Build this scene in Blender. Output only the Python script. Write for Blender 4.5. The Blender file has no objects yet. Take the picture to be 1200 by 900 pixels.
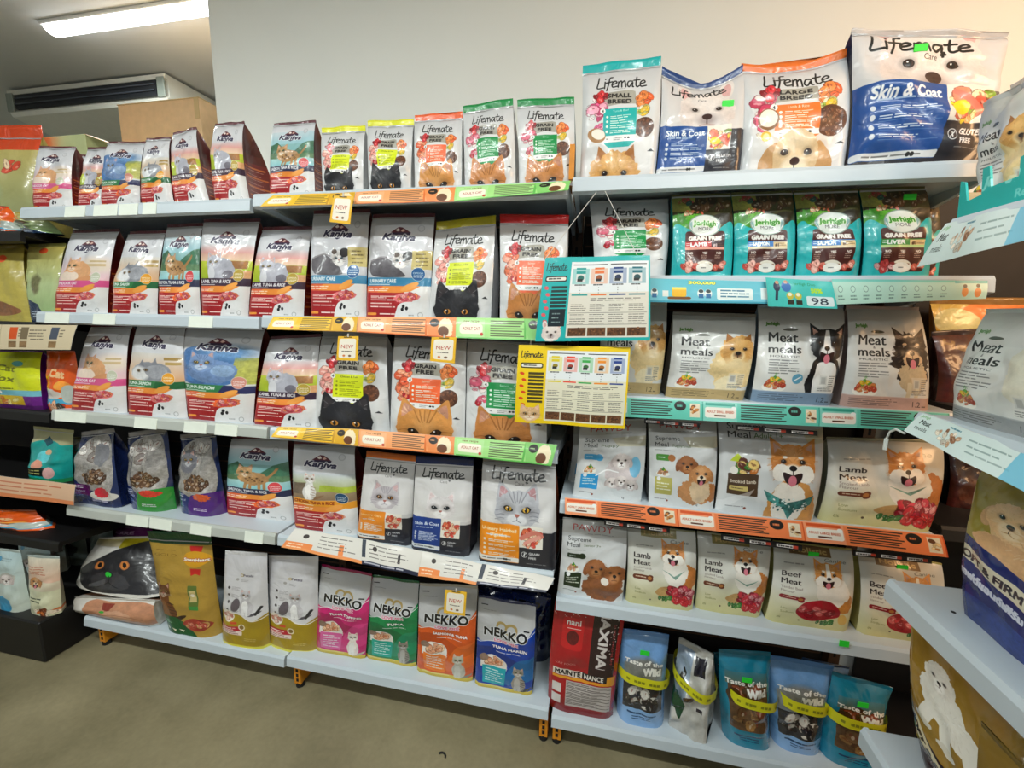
import bpy, bmesh, math, random
import numpy as np
from mathutils import Vector, Matrix, noise
random.seed(4)
SC=bpy.context.scene; COL=SC.collection
# ------------------------------------------------------------------ camera (solved from the shelf lines of the photograph)
FPX=501.505; YAW,PITCH,ROLL=-0.2017915,0.1602551,0.0193421
CAM=Vector((0,0,1.45))                       # floor is z = 0, the shelf fronts stand in the plane y = 1.25
_cy,_sy,_cp,_sp=math.cos(YAW),math.sin(YAW),math.cos(PITCH),math.sin(PITCH)
_f=Vector((_sy*_cp,_cy*_cp,-_sp)); _r=Vector((_cy,-_sy,0)); _u=_r.cross(_f)
_c,_s=math.cos(ROLL),math.sin(ROLL); RIGHT=_r*_c+_u*_s; UP=_u*_c-_r*_s; FWD=_f
cd=bpy.data.cameras.new('camera'); cam=bpy.data.objects.new('camera',cd); COL.objects.link(cam)
cd.sensor_width=36; cd.lens=FPX/1200*36; cd.clip_start=.02
cam.matrix_world=Matrix(((RIGHT.x,UP.x,-FWD.x,CAM.x),(RIGHT.y,UP.y,-FWD.y,CAM.y),(RIGHT.z,UP.z,-FWD.z,CAM.z),(0,0,0,1)))
SC.camera=cam
# ------------------------------------------------------------------ world, lamps, exposure
w=bpy.data.worlds.new('world'); SC.world=w; w.use_nodes=True
w.node_tree.nodes['Background'].inputs[0].default_value=(.86,.93,1,1); w.node_tree.nodes['Background'].inputs[1].default_value=.2
SC.view_settings.view_transform='Standard'; SC.view_settings.look='None'; SC.view_settings.gamma=1; SC.view_settings.use_curve_mapping=False
SC.view_settings.exposure=0.08
CEIL=2.95
def area(name,x,y,z,sx,sy,e,c,rz=0,rx=0,ry=0):
    l=bpy.data.lights.new(name,'AREA'); l.shape='RECTANGLE'; l.size=sx; l.size_y=sy; l.energy=e; l.color=c
    o=bpy.data.objects.new(name,l); o.location=(x,y,z); o.rotation_euler=(rx,ry,rz); COL.objects.link(o); return o
TUBES=[(-1.15,-.15,29),(.75,-.15,27),(-3.1,-.2,20),(-1.1,-1.9,24),(1.2,-1.9,22)]       # ceiling tube lamps behind and above the camera
for x_,y_,e_ in TUBES: area('ceiling_area',x_,y_,CEIL-.085,1.2,.09,e_,(.93,1,.97))
area('ceiling_area',-2.4,2.03,CEIL-.06,1.2,.08,26,(.93,1,.97))
area('ceiling_area',-3.4,4.2,CEIL-.06,1.2,.08,30,(.93,1,.97))  # added fill with no fixture, brightens the rear ceiling
area('warm_spot',1.75,.35,2.35,.5,.5,17,(1,.58,.28),rx=math.radians(68))
# ------------------------------------------------------------------ helpers
def ray(x,y): return RIGHT*((x-600)/FPX)-UP*((y-450)/FPX)+FWD
def PY(x,y,Y): v=ray(x,y); return CAM+v*((Y-CAM.y)/v.y)
def PX(x,y,X): v=ray(x,y); return CAM+v*((X-CAM.x)/v.x)
def PZ(x,y,Z): v=ray(x,y); return CAM+v*((Z-CAM.z)/v.z)
def rgb(h):
    f=lambda v:v/12.92 if v<=.04045 else ((v+.055)/1.055)**2.4
    return tuple(f(int(h[i:i+2],16)/255) for i in (0,2,4))+(1,)
MATS={}
def mat(name,col,rough=.5,metal=0,spec=.5,noise_amt=0,nscale=20,bump=0,bscale=60,emit=0,coat=0,alpha=1,trans=0):
    if name in MATS: return MATS[name]
    m=bpy.data.materials.new(name); m.use_nodes=True; nt=m.node_tree; p=nt.nodes['Principled BSDF']
    c=rgb(col); p.inputs['Base Color'].default_value=c; p.inputs['Roughness'].default_value=rough; p.inputs['Metallic'].default_value=metal
    p.inputs['Specular IOR Level'].default_value=spec; p.inputs['Coat Weight'].default_value=coat; p.inputs['Transmission Weight'].default_value=trans
    if noise_amt:
        t=nt.nodes.new('ShaderNodeTexCoord'); n=nt.nodes.new('ShaderNodeTexNoise'); n.inputs['Scale'].default_value=nscale; n.inputs['Detail'].default_value=6
        r=nt.nodes.new('ShaderNodeValToRGB'); a=[max(0,v*(1-noise_amt)) for v in c[:3]]; b=[min(1,v*(1+noise_amt)) for v in c[:3]]
        r.color_ramp.elements[0].color=(*a,1); r.color_ramp.elements[1].color=(*b,1); r.color_ramp.elements[0].position=.3; r.color_ramp.elements[1].position=.7
        nt.links.new(t.outputs['Object'],n.inputs['Vector']); nt.links.new(n.outputs['Fac'],r.inputs['Fac']); nt.links.new(r.outputs['Color'],p.inputs['Base Color'])
    if bump:
        t=nt.nodes.new('ShaderNodeTexCoord'); n=nt.nodes.new('ShaderNodeTexNoise'); n.inputs['Scale'].default_value=bscale; n.inputs['Detail'].default_value=4
        b=nt.nodes.new('ShaderNodeBump'); b.inputs['Strength'].default_value=bump; b.inputs['Distance'].default_value=.01
        nt.links.new(t.outputs['Object'],n.inputs['Vector']); nt.links.new(n.outputs['Fac'],b.inputs['Height']); nt.links.new(b.outputs['Normal'],p.inputs['Normal'])
    if emit: p.inputs['Emission Color'].default_value=c; p.inputs['Emission Strength'].default_value=emit
    MATS[name]=m; return m
def film(m,rough,bump,scale,coat):
    """crumpled plastic film: bump of large folds and fine crinkles"""
    nt=m.node_tree; p=nt.nodes['Principled BSDF']; p.inputs['Roughness'].default_value=rough; p.inputs['Coat Weight'].default_value=coat; p.inputs['Coat Roughness'].default_value=.09
    t=nt.nodes.new('ShaderNodeTexCoord'); n=nt.nodes.new('ShaderNodeTexNoise'); n.inputs['Scale'].default_value=scale; n.inputs['Detail'].default_value=3; n.inputs['Distortion'].default_value=.8
    b=nt.nodes.new('ShaderNodeBump'); b.inputs['Strength'].default_value=bump; b.inputs['Distance'].default_value=.02
    nt.links.new(t.outputs['Object'],n.inputs['Vector']); nt.links.new(n.outputs['Fac'],b.inputs['Height']); nt.links.new(b.outputs['Normal'],p.inputs['Normal']); nt.links.new(b.outputs['Normal'],p.inputs['Coat Normal'])
def link(o,parent=None):
    COL.objects.link(o)
    if parent is not None: o.parent=parent
    return o
def tag(o,label=None,cat=None,group=None,kind=None):
    if label: o['label']=label
    if cat: o['category']=cat
    if group: o['group']=group
    if kind: o['kind']=kind
    return o
def empty(name,loc,label,cat,group=None,rz=0):
    o=bpy.data.objects.new(name,None); o.location=loc; o.rotation_euler=(0,0,rz); o.empty_display_size=.05; link(o); return tag(o,label,cat,group)
def meshobj(name,verts,faces,m,parent=None,smooth=False,uvs=None,loc=None):
    me=bpy.data.meshes.new(name); me.from_pydata([tuple(v) for v in verts],[],faces); me.update()
    if uvs is not None:
        l=me.uv_layers.new(name='UVMap'); vi=np.empty(len(me.loops),'i'); me.loops.foreach_get('vertex_index',vi)
        l.data.foreach_set('uv',np.array(uvs,'f')[vi].ravel())
    if smooth: me.polygons.foreach_set('use_smooth',[True]*len(me.polygons))
    if m: me.materials.append(m)
    o=bpy.data.objects.new(name,me)
    if loc is not None: o.location=loc
    return link(o,parent)
class MB:
    def __init__(s): s.v=[]; s.f=[]
    def box(s,x0,y0,z0,x1,y1,z1):
        n=len(s.v); s.v+= [(x,y,z) for z in(z0,z1) for y in(y0,y1) for x in(x0,x1)]
        s.f+= [tuple(n+i for i in q) for q in((0,2,3,1),(4,5,7,6),(0,1,5,4),(2,6,7,3),(0,4,6,2),(1,3,7,5))]; return s
    def prism(s,prof,a,b,axis='x'):
        """extrude profile [(p,q)] along axis from a to b; profile in the other two axes"""
        n=len(s.v); k=len(prof)
        for t in(a,b):
            for p,q in prof: s.v.append((t,p,q) if axis=='x' else (p,t,q) if axis=='y' else (p,q,t))
        s.f.append(tuple(range(n,n+k))); s.f.append(tuple(range(n+2*k-1,n+k-1,-1)))
        for i in range(k): j=(i+1)%k; s.f.append((n+i,n+k+i,n+k+j,n+j))
        return s
    def tube(s,a,b,r,n=8):
        a,b=Vector(a),Vector(b); d=(b-a).normalized(); u=d.orthogonal().normalized(); w_=d.cross(u); k=len(s.v)
        for p in(a,b):
            for i in range(n): t=i*6.28318/n; s.v.append(tuple(p+u*math.cos(t)*r+w_*math.sin(t)*r))
        s.f.append(tuple(range(k+n-1,k-1,-1))); s.f.append(tuple(range(k+n,k+2*n)))
        for i in range(n): j=(i+1)%n; s.f.append((k+i,k+j,k+n+j,k+n+i))
        return s
    def build(s,name,m,parent=None,bevel=0,loc=None,smooth=False):
        o=meshobj(name,s.v,s.f,m,parent,smooth,loc=loc)
        bm=bmesh.new(); bm.from_mesh(o.data); bmesh.ops.recalc_face_normals(bm,faces=bm.faces)
        if bevel: bmesh.ops.bevel(bm,geom=list(bm.edges),offset=bevel,segments=1,affect='EDGES',clamp_overlap=True)
        bm.to_mesh(o.data); bm.free(); return o
# ------------------------------------------------------------------ painter: flat print of the packs, computed in numpy
RNG=np.random.RandomState(7)
def _vn(n,cells,seed):
    r=np.random.RandomState(seed); g=r.rand(cells,cells); g=np.pad(g,((0,1),(0,1)),'wrap')
    t=np.linspace(0,cells,n,endpoint=False); i=t.astype(int); f=t-i; f=f*f*(3-2*f)
    a=g[i][:,i]*(1-f)[None,:]+g[i][:,i+1]*f[None,:]; b=g[i+1][:,i]*(1-f)[None,:]+g[i+1][:,i+1]*f[None,:]
    return a*(1-f)[:,None]+b*f[:,None]
NZ=sum(_vn(512,c,c)*w for c,w in ((8,.35),(24,.25),(64,.22),(160,.18)))-.5
ANG=[_vn(256,c,c+50)[0]-.5 for c in (8,16,32,64)]
_txt={}
def _txtobj():
    c=bpy.data.curves.new('tmp_text','FONT'); c.fill_mode='NONE'; c.resolution_u=3
    o=bpy.data.objects.new('tmp_text',c); bpy.context.scene.collection.objects.link(o); return o
TXO=None
def text_segs(s,bold):
    global TXO
    k=(s,bold)
    if k in _txt: return _txt[k]
    if TXO is None: TXO=_txtobj()
    TXO.data.body=s; TXO.data.offset=bold
    dg=bpy.context.evaluated_depsgraph_get(); dg.update()
    e=TXO.evaluated_get(dg); m=e.to_mesh()
    v=np.empty(len(m.vertices)*3,'f'); m.vertices.foreach_get('co',v); v=v.reshape(-1,3)[:,:2]
    ed=np.empty(len(m.edges)*2,'i'); m.edges.foreach_get('vertices',ed); ed=ed.reshape(-1,2)
    segs=np.hstack([v[ed[:,0]],v[ed[:,1]]]) if len(ed) else np.zeros((0,4))
    e.to_mesh_clear(); _txt[k]=segs; return segs
def seg_mask(segs,w,h,ss=3):
    """even-odd fill of pixel-space segments (y down) -> coverage h*w"""
    W,H=w*ss,h*ss
    if len(segs)==0: return np.zeros((h,w))
    x0,y0,x1,y1=(segs*ss).T
    sw=y0>y1; x0,x1=np.where(sw,x1,x0),np.where(sw,x0,x1); y0,y1=np.where(sw,y1,y0),np.where(sw,y0,y1)
    a=np.clip(np.ceil(y0-.5),0,H).astype(int); b=np.clip(np.ceil(y1-.5),0,H).astype(int)
    n=np.maximum(b-a,0); idx=np.repeat(np.arange(len(n)),n)
    if len(idx)==0: return np.zeros((h,w))
    rows=a[idx]+np.arange(len(idx))-np.repeat(np.cumsum(n)-n,n)
    yy=rows+.5; xx=x0[idx]+(x1-x0)[idx]*(yy-y0[idx])/(y1-y0)[idx]
    col=np.clip(np.ceil(xx-.5),0,W).astype(int)
    acc=np.zeros((H,W+1),np.int32); np.add.at(acc,(rows,col),1)
    m=(np.cumsum(acc,1)[:,:W]&1).astype('f')
    return m.reshape(h,ss,w,ss).mean((1,3))
def C3(c):
    if isinstance(c,str): c=tuple(int(c[i:i+2],16)/255 for i in (0,2,4))
    return np.array(c,'f')
def dilate(m,r):
    n=int(math.ceil(r)); o=m.copy()
    for dx in range(-n,n+1):
        for dy in range(-n,n+1):
            w=min(1,r+1-math.hypot(dx,dy))
            if w>0 and (dx or dy): o=np.maximum(o,np.roll(np.roll(m,dx,1),dy,0)*w)
    return o
class Cv:
    def __init__(s,w,a,c):
        s.W=w; s.H=int(round(w*a)); s.a=a; s.im=np.empty((s.H,s.W,3),'f'); s.im[:]=C3(c); s.sd=1
    def _box(s,x0,y0,x1,y1):
        return max(0,int(x0)-2),max(0,int(y0)-2),min(s.W,int(x1)+3),min(s.H,int(y1)+3)
    def put(s,b,m,c,al=1,var=0):
        X0,Y0,X1,Y1=b
        if X1<=X0 or Y1<=Y0: return
        c=C3(c); m=(m*al)[...,None]
        if var:
            s.sd+=37; n=NZ[np.arange(Y0+s.sd,Y1+s.sd)%512][:,(np.arange(X0,X1)*1+s.sd*3)%512]
            c=np.clip(c*(1+var*2*n[...,None]),0,1)
        v=s.im[Y0:Y1,X0:X1]; v[:]=v*(1-m)+c*m
    def rect(s,x0,y0,x1,y1,c,r=0,al=1,var=0,soft=0):
        W,H=s.W,s.H; px0,py0,px1,py1=x0*W,y0*H,x1*W,y1*H; b=s._box(px0,py0,px1,py1)
        if b[2]<=b[0] or b[3]<=b[1]: return
        yy,xx=np.mgrid[b[1]:b[3],b[0]:b[2]]+.5; R=r*W
        dx=np.abs(xx-(px0+px1)/2)-(px1-px0)/2+R; dy=np.abs(yy-(py0+py1)/2)-(py1-py0)/2+R
        d=np.hypot(np.maximum(dx,0),np.maximum(dy,0))+np.minimum(np.maximum(dx,dy),0)-R
        s.put(b,np.clip(.5-d/(1+soft*W),0,1),c,al,var)
    def ell(s,x,y,rx,ry,c,rot=0,al=1,soft=0,var=0,rough=0):
        W=s.W; cx,cy=x*W,y*s.H; RX,RY=rx*W,ry*W; m=max(RX,RY)*(1+rough)+soft*W; b=s._box(cx-m,cy-m,cx+m,cy+m)
        if b[2]<=b[0] or b[3]<=b[1]: return
        yy,xx=np.mgrid[b[1]:b[3],b[0]:b[2]]+.5; dx,dy=xx-cx,yy-cy
        if rot: k,q=math.cos(math.radians(rot)),math.sin(math.radians(rot)); dx,dy=dx*k+dy*q,-dx*q+dy*k
        rr=np.hypot(dx/RX,dy/RY)
        if rough:
            s.sd+=11; t=((np.arctan2(dy,dx)/(2*math.pi)+1)*256+s.sd*5).astype(int)%256
            rr=rr-rough*(ANG[1][t]+ANG[3][t]*1.4)
        s.put(b,np.clip((1-rr)*min(RX,RY)/(1+soft*W)+.5,0,1),c,al,var)
    def poly(s,pts,c,al=1,var=0,soft=0):
        p=np.array([(x*s.W,y*s.H) for x,y in pts]); x0,y0=p.min(0); x1,y1=p.max(0); b=s._box(x0,y0,x1,y1)
        if b[2]<=b[0] or b[3]<=b[1]: return
        q=p-[b[0],b[1]]; sg=np.hstack([q,np.roll(q,-1,0)])
        s.put(b,seg_mask(sg,b[2]-b[0],b[3]-b[1]),c,al,var)
    def curve(s,pts,c,al=1,var=0,n=8):            # smooth closed shape through points
        P=np.array(pts,float); N=len(P); out=[]
        for i in range(N):
            a,b_,c_,d=P[i-1],P[i],P[(i+1)%N],P[(i+2)%N]
            for t in np.arange(n)/n: out.append(.5*((2*b_)+(c_-a)*t+(2*a-5*b_+4*c_-d)*t*t+(3*b_-a-3*c_+d)*t**3))
        s.poly(out,c,al,var)
    def line(s,pts,w,c,al=1,smooth=False):
        P=np.array(pts,float)
        if smooth and len(P)>2:
            Q=np.vstack([2*P[0]-P[1],P,2*P[-1]-P[-2]]); o=[]
            for i in range(1,len(Q)-2):
                a,b_,c_,d=Q[i-1:i+3]
                for t in np.arange(6)/6: o.append(.5*((2*b_)+(c_-a)*t+(2*a-5*b_+4*c_-d)*t*t+(3*b_-a-3*c_+d)*t**3))
            o.append(P[-1]); P=np.array(o)
        P=P*[s.W,s.H]; hw=max(w*s.W/2,.35); b=s._box(P[:,0].min()-hw,P[:,1].min()-hw,P[:,0].max()+hw,P[:,1].max()+hw)
        if b[2]<=b[0] or b[3]<=b[1]: return
        yy,xx=np.mgrid[b[1]:b[3],b[0]:b[2]]+.5; D=np.full(xx.shape,1e9)
        for (ax,ay),(bx,by) in zip(P[:-1],P[1:]):
            vx,vy=bx-ax,by-ay; L=vx*vx+vy*vy+1e-9; t=np.clip(((xx-ax)*vx+(yy-ay)*vy)/L,0,1)
            D=np.minimum(D,np.hypot(xx-ax-t*vx,yy-ay-t*vy))
        s.put(b,np.clip(hw-D+.5,0,1),c,al)
    def grad(s,y0,y1,c0,c1,x0=0,x1=1):
        a,b=int(y0*s.H),int(y1*s.H); p,q=int(x0*s.W),int(x1*s.W); t=np.linspace(0,1,max(b-a,1))[:,None,None]
        s.im[a:b,p:q]=(C3(c0)*(1-t)+C3(c1)*t)[:b-a]
    def text(s,t,x,y,h,c,w=None,bold=0,shear=0,rot=0,al=1,anc='c',out=None,outw=0,curve=0):
        """h = cap height in width units, (x,y) centre (or left) of the line's middle"""
        sg=text_segs(t,0)
        if not len(sg): return
        g=sg.copy(); k=h*s.W/.70; g=g*k
        xs=g[:,[0,2]]; x0,x1=xs.min(),xs.max(); cx=(x0+x1)/2; cw=max(x1-x0,1e-6)
        f=1 if w is None else w*s.W/cw
        ox=cx if anc=='c' else (x0 if anc=='l' else x1); r=math.radians(rot); cr,sr=math.cos(r),math.sin(r); o=[]
        for i in (0,2):
            X=(g[:,i]-ox)*f; Y=g[:,i+1]-.35*k; X=X+Y*shear
            if curve: Y=Y-curve*s.W*(X/(cw*f/2))**2
            o+= [X*cr+Y*sr+x*s.W, -(Y*cr-X*sr)+y*s.H]
        q=np.stack(o,1); b=s._box(q[:,[0,2]].min()-outw*s.W,q[:,[1,3]].min()-outw*s.W,q[:,[0,2]].max()+outw*s.W,q[:,[1,3]].max()+outw*s.W)
        if b[2]<=b[0] or b[3]<=b[1]: return
        m=seg_mask(q-[b[0],b[1]]*2,b[2]-b[0],b[3]-b[1])
        if bold>0: m=dilate(m,bold*k*.9)
        if out is not None:
            n=max(1,int(round(outw*s.W))); mm=m.copy()
            for dx in range(-n,n+1):
                for dy in range(-n,n+1):
                    if dx*dx+dy*dy<=n*n+.5: mm=np.maximum(mm,np.roll(np.roll(m,dx,1),dy,0))
            s.put(b,mm,out,al)
        s.put(b,m,c,al)
    def micro(s,x0,y0,x1,n,dy,h,c,al=1,words=4,rag=.3,slope=0):
        """rows of print too small to read in the photograph"""
        r=np.random.RandomState(int(x0*991+y0*7919)%9999+n)
        for i in range(n):
            x=x0; xe=x1-(x1-x0)*rag*r.rand()
            while x<xe:
                l=min((x1-x0)/words*(.5+r.rand()),xe-x); s.rect(x,y0+i*dy+slope*(x-x0),x+l,y0+i*dy+slope*(x-x0)+h,c,al=al*(.75+.25*r.rand())); x+=l+(x1-x0)*.03
    def scatter(s,x,y,rx,ry,n,r,cols,var=.1,seed=1,rot=None):
        q=np.random.RandomState(seed)
        for i in range(n):
            a=q.rand()*6.283; d=math.sqrt(q.rand()); k=.6+.8*q.rand()
            X,Y,co,ro,rk=x+math.cos(a)*d*rx,y+math.sin(a)*d*ry/s.a,cols[q.randint(len(cols))],q.rand()*180 if rot is None else rot,r*k*(.45+.5*q.rand())
            s.ell(X,Y,r*k*1.06,rk*1.08,mixc(co,'2a1008',.45),rot=ro,rough=.08,al=.8); s.ell(X,Y,r*k*.96,rk*.94,co,rot=ro,var=var+.08,rough=.1)
            if r*s.W>7:
                for j in range(3): s.ell(X+(q.rand()-.5)*r,Y+(q.rand()-.5)*r*.8/s.a,r*k*.3,rk*.18,mixc(co,'fff4e8' if q.rand()>.4 else '5a1810',.55),rot=ro,al=.75)
    def image(s,name):
        im=bpy.data.images.new(name,s.W,s.H,alpha=False); p=np.ones((s.H,s.W,4),'f'); p[...,:3]=np.clip(s.im[::-1],0,1)
        im.pixels.foreach_set(p.ravel()); im.update(); im.pack(); return im
def mixc(a,b,t): return C3(a)*(1-t)+C3(b)*t
# hand lettering as brush strokes (unit box, y down)
HAND={'L':([[(.15,0),(.1,.5),(.05,1),(.5,.93)]],.5),'i':([[(.1,.4),(.08,1)],[(.12,.12),(.13,.14)]],.2),
'f':([[(.45,.05),(.25,.1),(.18,.6),(.05,1.25)],[(0,.5),(.45,.45)]],.36),'e':([[(.05,.75),(.4,.6),(.3,.42),(.08,.6),(.12,.95),(.5,.9)]],.46),
'm':([[(.08,.5),(.06,1)],[(.08,.62),(.28,.45),(.33,1)],[(.33,.62),(.52,.45),(.62,1)]],.68),'a':([[(.42,.5),(.15,.5),(.05,.8),(.2,1),(.42,.62),(.42,.95),(.5,1)]],.52),
't':([[(.2,.1),(.15,.8),(.25,1),(.4,.92)],[(0,.42),(.42,.36)]],.4)}
def hand(cv,word,x,y,w,h,c,lw,rot=0):
    tot=sum(HAND[k][1] for k in word); X=0; cr,sr=math.cos(math.radians(rot)),math.sin(math.radians(rot))
    for k in word:
        for st in HAND[k][0]:
            P=[]
            for a,b in st:
                px=(X+a)/tot*w-w/2; py=(b-.6)*h
                P.append((x+px*cr+py*sr,y+(py*cr-px*sr)/cv.a))
            cv.line(P,lw,c,smooth=True)
        X+=HAND[k][1]
# animals
def eye(cv,x,y,r,iris='b8862c',slit=False,sk='1a1412'):
    cv.ell(x,y,r*1.7,r*1.3,sk,al=.25,soft=r*.8); cv.ell(x,y,r*1.15,r*.92,sk); cv.ell(x,y,r*.9,r*.85,iris); cv.ell(x,y,r*(.3 if slit else .55),r*.7,'0a0806'); cv.ell(x-r*.25,y-r*.3/cv.a,r*.2,r*.2,'ffffff')
def fur(cv,x,y,rx,ry,cols,n,ln,seed=1,al=.5,down=.6):
    """short hair strokes radiating from the nose"""
    q=np.random.RandomState(seed+int(x*100)); A=cv.a; ln=max(ln,2.2/cv.W)
    for i in range(n):
        a=q.rand()*6.283; d=math.sqrt(q.rand())*.95; px,py=x+math.cos(a)*rx*d,y+math.sin(a)*ry*d/A
        vx,vy=math.cos(a),math.sin(a)*.7+down*.4; k=ln*(.6+.8*q.rand())
        cv.line([(px,py),(px+vx*k,py+vy*k/A)],max(.0035,ln*.16),cols[q.randint(len(cols))],al)
def almond(cv,x,y,r,iris,q,rot=0):
    A=cv.a
    cv.ell(x,y,r*1.9,r*1.4,'2a2420',al=.22,soft=r)
    cv.curve([(x-q*r*1.25,y+r*.35/A),(x-q*r*.5,y-r*.55/A),(x+q*r*.5,y-r*.85/A),(x+q*r*1.35,y-r*.35/A),(x+q*r*.7,y+r*.6/A),(x-q*r*.4,y+r*.75/A)],'17110e')
    cv.ell(x,y-r*.03/A,r*.88,r*.66,iris); cv.ell(x,y-r*.03/A,r*.34,r*.6,'0a0806'); cv.ell(x-r*.3,y-r*.3/A,r*.2,r*.17,'ffffff',al=.9)
def cathead(cv,x,y,r,base,dark,iris='b8862c',inner='d9a79a',nose='b0685c',cut=False,muz=None,stripe=True):
    A=cv.a; muz=muz if muz is not None else mixc(base,'ffffff',.45); lite=mixc(base,'ffffff',.25); drk=mixc(base,dark,.45)
    for q in (-1,1):
        cv.curve([(x+q*r*1.02,y-r*.2/A),(x+q*r*.99,y-r*.9/A),(x+q*r*.88,y-r*1.3/A),(x+q*r*.55,y-r*1.02/A),(x+q*r*.2,y-r*.65/A),(x+q*r*.5,y-r*.2/A)],base,var=.12,n=4)
        cv.curve([(x+q*r*.86,y-r*.4/A),(x+q*r*.84,y-r*1.08/A),(x+q*r*.45,y-r*.75/A)],inner,var=.2,n=4,al=.85)
        if cv.W*r>20: fur(cv,x+q*r*.66,y-r*.65/A,r*.12,r*.25,(lite,muz),10,r*.16,3,.6,-.8)
    cv.ell(x,y,r*1.1,r*.88,base,var=.14,rough=.05); cv.ell(x,y+r*.3/A,r*.85,r*.7,base,var=.1,rough=.05)
    for q in (-1,1): cv.ell(x+q*r*.8,y+r*.1/A,r*.3,r*.5,drk,al=.35,soft=r*.3)
    cv.ell(x,y-r*.35/A,r*.35,r*.35,lite,al=.35,soft=r*.3)
    fur(cv,x,y,r,r*.8,(drk,lite,base),int(26+r*cv.W*.9),r*.13,5,.4)
    if stripe:
        for q in (-.36,-.17,.17,.36): cv.line([(x+q*r*.5,y-r*.32/A),(x+q*r*.85,y-r*.55/A),(x+q*r*1.25,y-r*.82/A)],r*.055,dark,.55,smooth=True)
        cv.line([(x,y-r*.4/A),(x,y-r*.8/A)],r*.05,dark,.5)
        for q in (-1,1):
            for k in (.02,.22,.4): cv.line([(x+q*r*1.04,y+r*(k+.06)/A),(x+q*r*.8,y+r*k/A),(x+q*r*.62,y+r*(k+.03)/A)],r*.05,dark,.5,smooth=True)
    if not cut:
        cv.ell(x,y+r*.3/A,r*.16,r*.4,lite,al=.6,soft=r*.12)
        for q in (-1,1): cv.ell(x+q*r*.22,y+r*.45/A,r*.27,r*.22,muz,var=.08,soft=r*.08)
        cv.ell(x,y+r*.66/A,r*.26,r*.16,muz,var=.08,soft=r*.06)
        cv.curve([(x-r*.13,y+r*.2/A),(x+r*.13,y+r*.2/A),(x,y+r*.35/A)],nose,n=4)
        cv.line([(x,y+r*.32/A),(x,y+r*.47/A),(x-r*.2,y+r*.55/A)],r*.04,dark,.8,smooth=True); cv.line([(x,y+r*.47/A),(x+r*.2,y+r*.55/A)],r*.04,dark,.8)
        if cv.W*r>14:
            for q in (-1,1):
                for k in (-.1,.05,.2): cv.line([(x+q*r*.4,y+r*(.42+k*.4)/A),(x+q*r*1.3,y+r*(.35+k)/A)],.003,'f4f4f0',.6)
    for q in (-1,1): almond(cv,x+q*r*.43,y-r*.03/A if not cut else y+r*.1/A,r*.18,iris,q)
def catbody(cv,x,y,h,base,dark,chest='e8e4e0',iris='b8862c',stripe=True):
    """sitting cat, y = ground, h = height in width units"""
    A=cv.a
    cv.ell(x+h*.3,y-h*.08/A,h*.24,h*.05,dark,rot=-25,var=.15)
    cv.ell(x,y-h*.28/A,h*.27,h*.32,base,var=.15,rough=.05); cv.ell(x-h*.02,y-h*.45/A,h*.18,h*.28,base,var=.15,rough=.05)
    if stripe:
        for k in range(5): cv.line([(x+h*.08,y-h*(.12+k*.1)/A),(x+h*.24,y-h*(.08+k*.1)/A)],h*.03,dark,.6)
    cv.ell(x-h*.05,y-h*.33/A,h*.12,h*.24,chest,var=.08,rough=.05)
    for q in (-.11,.03): cv.ell(x+q*h,y-h*.1/A,h*.055,h*.14,chest,var=.1); cv.ell(x+q*h,y-h*.01/A,h*.07,h*.035,chest)
    cathead(cv,x-h*.03,y-h*.8/A,h*.19,base,dark,iris,stripe=stripe)
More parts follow.
